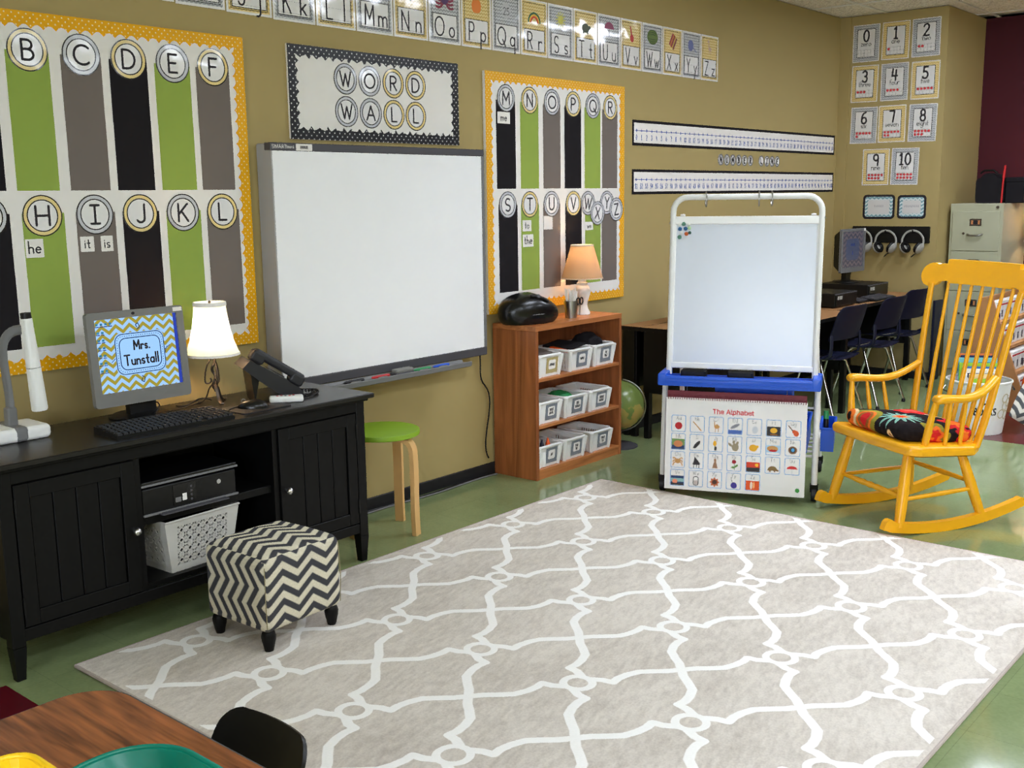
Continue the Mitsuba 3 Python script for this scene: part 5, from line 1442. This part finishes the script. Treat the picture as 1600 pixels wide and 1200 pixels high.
# ------------------------------------------------------------------ computer tables along the wall
def table(name, x0, x1, y0, y1, z, label, th=.028):
    t = Thing(name, label, 'table')
    t.add('top', bx(x0, x1, y0, y1, z-th, z, .003), 'laminate_tan')
    t.add('edge_band', cat_mesh(bx(x0-.002, x1+.002, y0-.003, y0, z-th+.001, z-.002), bx(x0-.003, x0, y0, y1, z-th+.001, z-.002), bx(x1, x1+.003, y0, y1, z-th+.001, z-.002)), 'plastic_black')
    t.add('apron', cat_mesh(bx(x0+.03, x1-.03, y1-.03, y1-.012, z-.42, z-th), bx(x0+.02, x0+.035, y0+.05, y1-.012, z-.42, z-th), bx(x1-.035, x1-.02, y0+.05, y1-.012, z-.42, z-th)), 'plastic_black')
    for x in (x0+.05, x1-.05):
        for y in (y0+.06, y1-.03):
            t.add('leg', bx(x-.02, x+.02, y-.02, y+.02, 0, z-th, .003), 'plastic_black')


table('wall_table', 5.655, 8.86, -.175, -.026, .722, 'narrow dark edged table running along the wall behind the easel')
table('computer_table', 5.65, 7.24, -.93, -.187, .722, 'dark edged computer table with wooden top behind the easel')
table('computer_table', 7.265, 8.86, -.78, -.187, .722, 'dark edged computer table in the corner by the pier')
t = Thing('backpack', 'dark teal backpack standing on the table behind the easel', 'backpack', rotz((6.02, -.28, .7225), 15))
b = blob(.15, .09, .14, 3); v = b.vertices; v[:, 2] = np.maximum(v[:, 2]+.12, 0); b.vertices = v
t.add('bag', b, 'cloth_teal', smooth=40)
t.add('strap', tube(spline([(-.06, -.08, .05), (-.05, -.1, .12), (-.03, -.085, .2), (0, -.03, .255)], 16), .009, 8, flat=.4), 'plastic_grey', smooth=50)


def desktop_pc(F, w_, d_, h_, label):
    t = Thing('desktop_computer', label, 'computer', F)
    t.add('case', bx(-w_/2, w_/2, -d_/2, d_/2, .006, h_, .005), 'plastic_black')
    t.add('front_panel', bx(-w_/2+.01, w_/2-.01, -d_/2-.006, -d_/2, .012, h_-.008, .003), 'gloss_black')
    t.add('trim', bx(-w_/2, w_/2, -d_/2-.004, -d_/2+.002, h_-.009, h_-.002), 'plastic_dark_grey')
    t.add('sticker', bx(-w_/2+.03, -w_/2+.055, -d_/2-.0075, -d_/2-.006, h_-.045, h_-.02), 'plastic_silver')
    t.add('sticker', bx(-w_/2+.065, -w_/2+.11, -d_/2-.0075, -d_/2-.006, h_-.045, h_-.02), 'plastic_silver')
    for sx in (-1, 1):
        for sy in (-1, 1):
            t.add('foot', lathe([(0, 0), (.012, 0), (.012, .007), (0, .007)], 10, sx*(w_/2-.03), sy*(d_/2-.03)), 'rubber_black')


desktop_pc(frame((8.37, -.43, .7225)), .40, .40, .105, 'black flat desktop computer under the far monitor')
desktop_pc(frame((7.52, -.54, .7225)), .38, .38, .105, 'black flat desktop computer at the near end of the corner table')
t = Thing('computer_monitor', 'dim computer monitor with zigzag screen on the far computer table', 'monitor', rotz((8.365, -.41, .8285), -3) @ frame((0, 0, .255), (1, 0, 0), (0, 0, 1)))
t.add('bezel', prism(rect(.42, .345, r=.012).difference(rect(.36, .285, 0, .008)), -.012, .006), 'plastic_grey')
t.add('shell', hull([(sx*.205, sy*.168, -.004) for sx in (-1, 1) for sy in (-1, 1)]+[(sx*.15, sy*.12, -.085) for sx in (-1, 1) for sy in (-1, 1)]), 'plastic_black')
sm = trimesh.Trimesh([(-.18, -.1345, -.001), (.18, -.1345, -.001), (.18, .1505, -.001), (-.18, .1505, -.001)], [(0, 1, 2), (0, 2, 3)], process=False)
k_ = t.add('screen', sm, 'gloss_black', uv=np.array([(-.18, -.1425), (.18, -.1425), (.18, .1425), (-.18, .1425)]), emitter={'type': 'area', 'radiance': mikit.proc(screen_dim)})
t.add('lettering', prism(unary_union([rect(.012, .03, .0, -.02)]+[rect(.008, .02, -.03+.012*i, .045) for i in range(6)]), -.0008, -.0003), pm((40, 60, 120)), under=k_)
t.add('sticker', prism(rect(.03, .022, .19, .16), .006, .0066), 'paper_white')
t.add('neck', hull([(sx*.04, y, z) for sx in (-1, 1) for y, z in ((-.1, -.07), (-.1, -.03), (-.245, -.07), (-.245, -.03))]), 'plastic_black')
t.add('base', xf(lathe([(0, 0), (.11, 0), (.1, .01), (0, .014)], 24), np.linalg.inv(frame((0, 0, .255), (1, 0, 0), (0, 0, 1)))@frame((0, .05, .0005))), 'plastic_black', smooth=40)
t.add('cable', tube(spline([(.05, -.17, -.05), (.10, -.2, -.06), (.06, -.245, -.1)], 10), .004, 6), 'plastic_black', smooth=50)
for i, (x, y, lb) in enumerate(((8.05, -.705, 'black keyboard at the far end of the corner table'), (7.83, -.66, 'black keyboard beside the near desktop computer'))):
    t = Thing('keyboard', lb, 'keyboard', frame((8.17 if i == 0 else 7.86, y, .7225), (1, 0, 0), (0, 1, 0)))
    t.add('case', hull([(sx*.10*(2.0 if i == 0 else .9), yy, z) for sx in (-1, 1) for yy, z in ((-.07, 0), (-.07, .012), (.07, 0), (.07, .024))]), 'plastic_black')
    t.add('keys', cat_mesh(*[bx(-.18*(1 if i == 0 else .45)+.024*c_, -.18*(1 if i == 0 else .45)+.018+.024*c_, -.06+.025*r_, -.042+.025*r_, .012+.0022*r_, .021+.0022*r_) for r_ in range(5) for c_ in range(15 if i == 0 else 7)]), 'plastic_dark_grey', kind='stuff')


# ------------------------------------------------------------------ navy school chairs
def school_chair(name, F, label, m_, group, H=.80, w_=.42, legs='chrome'):
    t = Thing(name, label, 'chair', F, group)            # local x right, y to the back (away from the seat front), z up
    sz = H*.55
    U = np.linspace(-1, 1, 17)
    def sheet(rows_, th):
        rows_ = np.array(rows_); n = rows_.shape[1]; k = rows_.shape[0]
        V = np.vstack([rows_.reshape(-1, 3)])
        nrm = np.zeros_like(V).reshape(k, n, 3)
        du = np.gradient(rows_, axis=1); dv = np.gradient(rows_, axis=0)
        nrm = np.cross(du, dv); nrm /= np.linalg.norm(nrm, axis=2, keepdims=True)+1e-9
        V2 = (rows_+nrm*th).reshape(-1, 3)
        f = []
        for i in range(k-1):
            for j in range(n-1):
                a, b, c, d = i*n+j, i*n+j+1, (i+1)*n+j+1, (i+1)*n+j
                f += [[a, b, c], [a, c, d], [a+k*n, c+k*n, b+k*n], [a+k*n, d+k*n, c+k*n]]
        rim = [i*n for i in range(k)]+[(k-1)*n+j for j in range(1, n)]+[i*n+n-1 for i in range(k-2, -1, -1)]+[j for j in range(n-2, 0, -1)]
        for a, b in zip(rim, rim[1:]+rim[:1]):
            f += [[a, a+k*n, b], [b, a+k*n, b+k*n]]
        m = trimesh.Trimesh(np.vstack([V, V2]), f, process=False); m.fix_normals(); return m
    seat_rows = []
    for v_ in np.linspace(0, 1, 12):
        y = -.36+.40*v_; hw = w_/2*(.9+.1*math.sin(math.pi*min(1, v_*1.2)))
        zz = sz-.012*math.sin(math.pi*v_)-(.03*max(0, .15-v_)/.15)+.02*v_*0
        seat_rows.append([(u*hw, y, zz+.018*abs(u)**3) for u in U])
    t.add('seat', sheet(seat_rows, -.008), m_, smooth=40)
    back_rows = []
    bh, rc = H-sz-.13, w_*.15
    for d_ in np.r_[np.linspace(bh, rc, 8), rc*(1-np.sin(np.linspace(.2, 1, 7)*math.pi/2))]:
        v_ = 1-d_/bh
        hw = w_/2*(.98-.05*v_)-(rc-math.sqrt(max(0, rc*rc-(rc-d_)**2)) if d_ < rc else 0)
        back_rows.append([(u*hw, .045+.07*v_-.03*(abs(u)*hw/w_*2)**2.2, H-d_) for u in U])
    t.add('backrest', sheet(back_rows, .008), m_, smooth=40)
    for s in (-1, 1):
        t.add('back_arm', tube([(s*w_*.46, -.01, sz+.01), (s*w_*.475, .025, sz+.03), (s*w_*.475, .035, sz+.09), (s*w_*.465, .03, sz+.17)], .016, 8, flat=.55), m_, smooth=50)
        t.add('leg', tube([(s*.13, -.16, sz-.012), (s*.175, -.19, sz-.05), (s*.2, -.30, .02)], .0095, 10), legs, smooth=50)
        t.add('leg', tube([(s*.13, -.08, sz-.012), (s*.175, -.05, sz-.05), (s*.21, .085, .02)], .0095, 10), legs, smooth=50)
        t.add('glide', lathe([(0, 0), (.013, 0), (.014, .012), (.01, .026), (0, .026)], 10, s*.2, -.30), 'rubber_black', smooth=40)
        t.add('glide', lathe([(0, 0), (.013, 0), (.014, .012), (.01, .026), (0, .026)], 10, s*.21, .085), 'rubber_black', smooth=40)
    t.add('cross_tube', cat_mesh(tube([(-.13, -.16, sz-.016), (.13, -.16, sz-.016)], .009, 8), tube([(-.13, -.08, sz-.016), (.13, -.08, sz-.016)], .009, 8)), legs, smooth=50)
    return t


sc = school_chair('school_chair', rotz((6.93, -.96, 0), 180-4), 'navy plastic school chair nearest the easel', 'plastic_navy', 'school chairs at the computer tables')
sc.copy(rotz((7.66, -.96, 0), 180-4), 'navy plastic school chair between the other two, pushed to the corner table')
sc.copy(rotz((8.36, -.88, 0), 180-8), 'navy plastic school chair nearest the pier, its back close to the rocker\'s yellow crest')

# ------------------------------------------------------------------ the far right corner
t = Thing('filing_cabinet', 'tall putty metal filing cabinet with four drawers beside the pier', 'filing cabinet')
FX, FY0, FY1, FZ = 9.10, -1.325, -.912, 1.44
t.add('body', bx(FX+.012, FX+.66, FY0, FY1, .0, FZ, .004), 'steel_putty')
dz = .326
for i in range(4):
    z1 = FZ-.06-dz*i; z0 = z1-dz+.006
    d = t.add('drawer', bx(FX, FX+.012, FY0+.022, FY1-.022, z0, z1, .003), 'steel_putty')
    yc = (FY0+FY1)/2
    t.add('label_holder', cat_mesh(bx(FX-.004, FX, yc-.046, yc+.046, z1-.118, z1-.062, .001)), 'iron', under=d)
    t.add('label', bx(FX-.005, FX-.004, yc-.034, yc+.034, z1-.106, z1-.074), pm((196, 130, 84)), under=d)
    t.add('label', bx(FX-.0056, FX-.005, yc-.018, yc+.018, z1-.106, z1-.074), 'ink_black', under=d)
    t.add('handle', tube([(FX, yc+.055, z1-.185), (FX-.025, yc+.05, z1-.19), (FX-.03, yc+.03, z1-.195), (FX-.03, yc-.03, z1-.195), (FX-.025, yc-.05, z1-.19), (FX, yc-.055, z1-.185)], .008, 8), 'steel', smooth=50, under=d)
    t.add('lock', cyl((FX, yc+.09, z1-.18), (FX-.008, yc+.09, z1-.18), .009, n=10), 'iron', under=d)
t.add('lock', cyl((FX+.012, FY0+.045, FZ-.03), (FX-.002, FY0+.045, FZ-.03), .011, n=10), 'iron')
t = Thing('black_case', 'black rounded case standing on the filing cabinet', 'case')
b = prism(unary_union([rect(.20, .20, 0, .10, r=.03), ell(0, .18, .07, .06)]), 0, .2)
t.add('shell', xf(b, np.array([[0, 0, 1, 9.22], [-1, 0, 0, -1.165], [0, 1, 0, FZ+.0005], [0, 0, 0, 1.0]])), 'paper_black')
t.add('handle', tube([(9.21, -1.10, FZ+.24), (9.21, -1.13, FZ+.262), (9.21, -1.2, FZ+.262), (9.21, -1.23, FZ+.24)], .008, 8), 'plastic_black', smooth=50)
t = Thing('black_box', 'dark box standing behind the red pen on the filing cabinet', 'box')
t.add('box', bx(9.30, 9.48, -1.41, -1.272, FZ+.0005, FZ+.19, .006), 'paper_black')
t.add('lid', bx(9.295, 9.485, -1.415, -1.268, FZ+.165, FZ+.205, .006), 'paper_black')
t = Thing('red_pen', 'bright red long pen standing on the filing cabinet beside the black case', 'pen')
t.add('barrel', tube([(9.2, -1.276, FZ+.001), (9.2, -1.279, FZ+.15), (9.2, -1.282, FZ+.20)], .008, 8), 'plastic_red', smooth=50)
t.add('cap', tube([(9.2, -1.282, FZ+.20), (9.2, -1.290, FZ+.30)], [.011, .008], 8), 'plastic_red', smooth=50)

# wooden bookcase with rows of white book boxes
t = Thing('book_rack', 'wooden A shaped display rack holding rows of white book boxes in the far corner', 'book rack')
KX0, KX1, KZ = 7.90, 8.86, .80
yf = lambda z: -1.635-.36*(.797-z)
yb_ = lambda z: -1.563+.137*(.79-z)
MYZ = lambda x: np.array([[0, 0, 1, x], [1, 0, 0, 0], [0, 1, 0, 0], [0, 0, 0, 1.0]])
side = Polygon([(yf(0), 0), (yb_(0), 0), (yb_(KZ), KZ), (yf(KZ), KZ)])
for x in (KX0, KX1-.02):
    t.add('side_panel', xf(prism(side, 0, .02), MYZ(x)), 'wood_rack')
t.add('back', xf(prism(Polygon([(yb_(0), 0), (yb_(KZ), KZ), (yb_(KZ)-.012, KZ), (yb_(0)-.012, 0)]), .02, KX1-KX0-.02), MYZ(KX0)), 'wood_rack')
KS = [.12, .29, .465, .635]
for z in KS:
    t.add('shelf', bx(KX0+.02, KX1-.02, yf(z)-.004, yb_(z)-.012, z-.022, z, .001), 'wood_rack')
mb = None
for r_, z in enumerate(KS):
    for i in range(7):
        x = KX0+.066+.1*i
        lb = f'white book box with a red stripe standing in the {["bottom", "third", "second", "top"][r_]} row of the wooden rack'
        F = frame((x, yf(z)+.05, z+.0005))
        if mb is None:
            mb = Thing('book_box', lb, 'book box', F, 'white book boxes in the rack')
            mb.add('box', bx(-.044, .044, -.02, .04, 0, .135, .003), 'plastic_white')
            mb.add('red_band', bx(-.0445, .0445, -.0215, -.019, .104, .114), pm((190, 60, 66)))
            mb.add('cover_print', bx(-.036, -.004, -.0212, -.0195, .02, .07), pm((110, 108, 114)))
            continue
        mb.copy(F, lb)
for i, (x, z, c) in enumerate(((7.975, .665, (70, 40, 80)), (8.08, .50, (50, 46, 52)), (8.17, .33, (80, 76, 84)))):
    q = Thing('round_sticker', f'dark round sticker on a white book box, {["top", "second", "third"][i]} row of the wooden rack', 'sticker', frame((x, yf(KS[3-i])+.0285, z), (1, 0, 0), (0, 0, 1)))
    q.add('', lathe([(0, 0), (.026, 0), (.026, .0012), (0, .0014)], 16), pm(c))
t = Thing('side_table', 'small round side table under the corner lamp by the maroon wall', 'table', frame((9.6, -1.56, 0)))
t.add('top', lathe([(0, .76), (.2, .76), (.205, .77), (.2, .785), (0, .785)], 32), 'wood_rack', smooth=40)
t.add('pole', lathe([(.025, .02), (.02, .3), (.03, .5), (.022, .76)], 18), 'wood_rack', smooth=40)
t.add('foot', lathe([(0, 0), (.15, 0), (.14, .02), (0, .03)], 28), 'wood_rack', smooth=40)
jar_lamp(frame((9.6, -1.56, .7855)), 1.6, 'lit lamp on the small side table by the maroon wall', 'shade_white', LAMP_POWER['corner'])
# bucket of books on the maroon floor
BKC = (7.16, -1.80)
t = Thing('book_bucket', 'round white metal bucket lettered BOOKS and filled with picture books', 'bucket', frame((BKC[0], BKC[1], .0015)))
t.add('pail', lathe([(0, 0), (.152, 0), (.156, .006), (.196, .335), (.193, .335), (.150, .012), (0, .012)], 48), 'plastic_white', smooth=35)
t.add('rim', lathe([(.196, .33), (.203, .335), (.203, .343), (.196, .347), (.192, .343), (.192, .335), (.196, .33)], 48), 'plastic_white', smooth=50)
for a in (135, -45):
    c_, s_ = math.cos(math.radians(a)), math.sin(math.radians(a))
    t.add('handle', tube([(.197*c_-.05*s_, .197*s_+.05*c_, .30), (.222*c_-.04*s_, .222*s_+.04*c_, .272), (.222*c_+.04*s_, .222*s_-.04*c_, .272), (.197*c_+.05*s_, .197*s_-.05*c_, .30)], .005, 6), 'steel', smooth=50)


def wrap(poly, ang, zmid, off):
    m = prism(poly, 0, .0008).subdivide_to_size(.012)
    v = m.vertices; z = v[:, 1]+zmid; R_ = .156+.04*(z/.335)+off+v[:, 2]
    th = math.radians(ang)+v[:, 0]/(.156+.04*zmid/.335)
    m.vertices = np.stack([R_*np.cos(th), R_*np.sin(th), z], 1)
    return m


A0 = math.degrees(math.atan2(CAM[1]-BKC[1], CAM[0]-BKC[0]))+16
k_ = t.add('label', wrap(rect(.20, .14, r=.01), A0, .17, .0006), 'paper_white')
t.add('lettering', wrap(lettering('BOOKS', .042, .008, sx=.62, gap=.2, cy=-.012), A0, .17, .0016), 'ink_black', under=k_)
t.add('lettering', wrap(rect(.05, .012, .01, .04), A0, .17, .0016), 'ink_black', under=k_)
t.add('scroll', cat_mesh(*[wrap(ring(.024, .031, x, y), A0+47, .15, .0008) for x, y in ((0, .04), (.02, -.02), (-.03, -.01), (.03, .06), (-.01, .09))]), pm((196, 184, 150)))
bc = [(7, .27, 1), (2, .30, -1.5), (0, .31, 1), (1, .33, -1), (6, .36, 1.5), (4, .37, -1), (3, .38, 1), (5, .36, -1)]
CN = ['blue', 'lime green', 'cream', 'orange', 'navy', 'red', 'pale blue', 'tan']
for i, (c, h_, tl_) in enumerate(bc):
    o = -.10+.2*i/7
    F = frame((BKC[0]+.78*o, BKC[1]+.45*o, .016), (math.cos(math.radians(-60+tl_)), math.sin(math.radians(-60+tl_)), 0), (.1, .06, 1.0))
    q = Thing('picture_book', f'{CN[c]} covered picture book standing in the white bucket', 'book', F, None)
    wd_ = (.24 if abs(o) < .04 else .2 if abs(o) < .08 else .15)
    q.add('cover', bx(-wd_/2, wd_/2, 0, h_+.1, -.006, .006, .001), f'book_{c}')
    q.add('pages', bx(-wd_/2+.002, wd_/2-.003, .003, h_+.0985, -.0045, .0045), 'paper_white') if False else None
    q.add('title_band', bx(-wd_/2+.02, wd_/2-.02, h_+.04, h_+.07, .006, .0064), f'book_{(c+2) % 8}')
# chevron pillow and a stuffed toy
t = Thing('pillow', 'grey and white zigzag pillow standing on the maroon floor beside the bucket', 'pillow', frame((7.35, -2.165, .185), (.35, -.75, -.42), (.42, -.1, .9)))
N_ = 22
g_ = np.linspace(-1, 1, N_)
V, UV = [], []
for sd in (1, -1):
    for a in g_:
        for b_ in g_:
            th = .075*((1-abs(a)**3)*(1-abs(b_)**3))**.5
            V.append((.185*a*(1-.06*b_*b_), .185*b_*(1-.06*a*a), sd*th)); UV.append((.22*a, .22*b_))
f = []
for q_ in range(2):
    for i in range(N_-1):
        for j in range(N_-1):
            a = q_*N_*N_+i*N_+j
            quad = [[a, a+N_, a+N_+1], [a, a+N_+1, a+1]]
            f += quad if q_ == 0 else [x[::-1] for x in quad]
t.add('cover', trimesh.Trimesh(V, f, process=False), 'fabric_pillow', smooth=True, uv=np.array(UV))
t = Thing('stuffed_toy', 'bright orange and green stuffed toy propped behind the zigzag pillow', 'toy', frame((7.62, -2.10, 0)))
t.add('body', moved(blob(.13, .12, .16, 3), (0, 0, .20)), 'paper_green', smooth=40)
t.add('head', moved(blob(.085, .085, .08, 3), (-.02, 0, .42)), 'plastic_orange', smooth=40)
t.add('beak', moved(blob(.03, .03, .025, 2), (-.11, -.01, .41)), 'plastic_yellow', smooth=40)
for a in range(5):
    t.add('tuft', moved(blob(.022, .022, .05, 2), (-.02+.04*math.cos(a*1.26), .04*math.sin(a*1.26), .5)), ['plastic_orange', 'plastic_teal', 'plastic_red'][a % 3], smooth=40)
for s in (-1, 1):
    t.add('wing', moved(blob(.05, .03, .1, 2), (-.02, s*.125, .24)), 'plastic_orange', smooth=40)
    t.add('foot', moved(blob(.06, .035, .03, 2), (-.08, s*.06, .035)), 'plastic_yellow', smooth=40)
t = Thing('document_folder', 'tall dark folder leaning between the pier and the filing cabinet', 'folder', frame((9.0, -.905, .0005), (0, 1, 0), (.03, 0, 1)))
t.add('', bx(-.012, .008, 0, .66, -.16, .02, .002), 'plastic_navy')

# ------------------------------------------------------------------ foreground: table, tray, bin, black chair
t = Thing('activity_table', 'wood grained classroom table with a rounded corner in the foreground', 'table')
TZ = .60
tp = sbox(-.75, -3.25, 1.0, -1.992).buffer(-.10).buffer(.10, quad_segs=12)
t.add('top', cat_mesh(prism(tp, TZ-.022, TZ-.003), prism(tp.buffer(-.003), TZ-.003, TZ)), 'wood_table')
t.add('edge_band', prism(tp.buffer(.002).difference(tp.buffer(-.001)), TZ-.022, TZ-.002), 'plastic_dark_grey')
for x in (-.6, .85):
    for y in (-3.1, -2.14):
        t.add('leg', cyl((x, y, 0), (x, y, TZ-.022), .017, .02, n=14), 'chrome', smooth=50)


def dish(name, label, cat_, poly, z0, h, flare, m_, th=.004):
    """An open tray over the outline: walls that flare outwards."""
    t = Thing(name, label, cat_)
    def loop(p, n=64):
        return np.array([p.exterior.interpolate(i/n, normalized=True).coords[0] for i in range(n)])
    L = [(loop(poly), z0), (loop(poly.buffer(flare)), z0+h), (loop(poly.buffer(flare-th)), z0+h), (loop(poly.buffer(-th)), z0+th)]
    n = 64
    V = np.vstack([np.c_[q, np.full(n, z)] for q, z in L]+[[[*poly.centroid.coords[0], z0]], [[*poly.centroid.coords[0], z0+th]]])
    f = []
    for k in range(3):
        for j in range(n):
            a, b, c, d = k*n+j, k*n+(j+1) % n, (k+1)*n+(j+1) % n, (k+1)*n+j
            f += [[a, b, c], [a, c, d]]
    for j in range(n):
        f += [[4*n, (j+1) % n, j], [4*n+1, 3*n+j, 3*n+(j+1) % n]]
    m = trimesh.Trimesh(V, f, process=False); m.fix_normals()
    t.add('body', m, m_, smooth=35)
    rl = loop(poly.buffer(flare+.004))
    t.add('rim', tube(np.c_[rl, np.full(n, z0+h)], .005, 8, closed=True), m_, smooth=50)
    return t


dish('teal_tray', 'teal plastic tray with rounded corners on the foreground table', 'tray', sbox(.70, -2.62, .898, -2.342).buffer(-.09).buffer(.09, quad_segs=12), TZ+.0005, .03, .015, 'plastic_teal')
t = Thing('wooden_block', 'brown wooden piece lying in the teal tray', 'block', rotz((.80, -2.44, TZ+.006), 70))
t.add('', rbox(-.07, .03, -.035, .03, 0, .03, .008), 'wood_shelf_x', smooth=40)
dish('yellow_bin', 'yellow plastic bin of supplies beside the teal tray on the foreground table', 'bin', rect(.2, .2, .55, -2.487, r=.02), TZ+.0005, .12, .016, 'plastic_yellow')
for i in range(10):
    a = i*2.1
    q = Thing('crayon', 'crayon lying in the yellow bin', 'crayon', rotz((.57+.045*math.cos(a), -2.44+.03*math.sin(a), TZ+.03+.018*(i % 5)), 37*i), 'crayons in the yellow bin')
    q.add('', xf(lathe([(0, -.04), (.0045, -.04), (.0045, .032), (.0015, .042), (0, .042)], 10), frame((0, 0, 0), (0, 0, 1), (0, 1, 0))), ['plastic_red', 'plastic_white', 'plastic_blue', 'plastic_mid_grey', 'plastic_orange'][i % 5], smooth=40)
school_chair('school_chair', rotz((1.015, -2.385, 0), -90), 'black plastic school chair tucked at the foreground table, only its back showing', 'plastic_black', None, H=.592, w_=.275)

# ------------------------------------------------------------------ cords along the wall
t = Thing('power_cord', 'dark power cords running along the baseboard under the stool', 'cord')
for k, dy in enumerate((0, .018)):
    t.add('wire', tube(spline([(2.9, -.05-dy, .006), (3.2, -.035-dy*1.6, .006), (3.6, -.03-dy, .006), (3.9, -.045-dy, .006), (4.2, -.028-dy, .006), (4.41, -.035-dy, .006)], 40), .0045, 6), ['plastic_black', 'plastic_grey'][k], smooth=50)
t = Thing('board_cable', 'black cable hanging from the interactive board beside the bookshelf', 'cable')
t.add('', tube(spline([(4.30, -.03, .72), (4.315, -.025, .60), (4.335, -.02, .54), (4.37, -.02, .50), (4.375, -.02, .3), (4.375, -.022, .1)], 24), .004, 6), 'plastic_black', smooth=50)
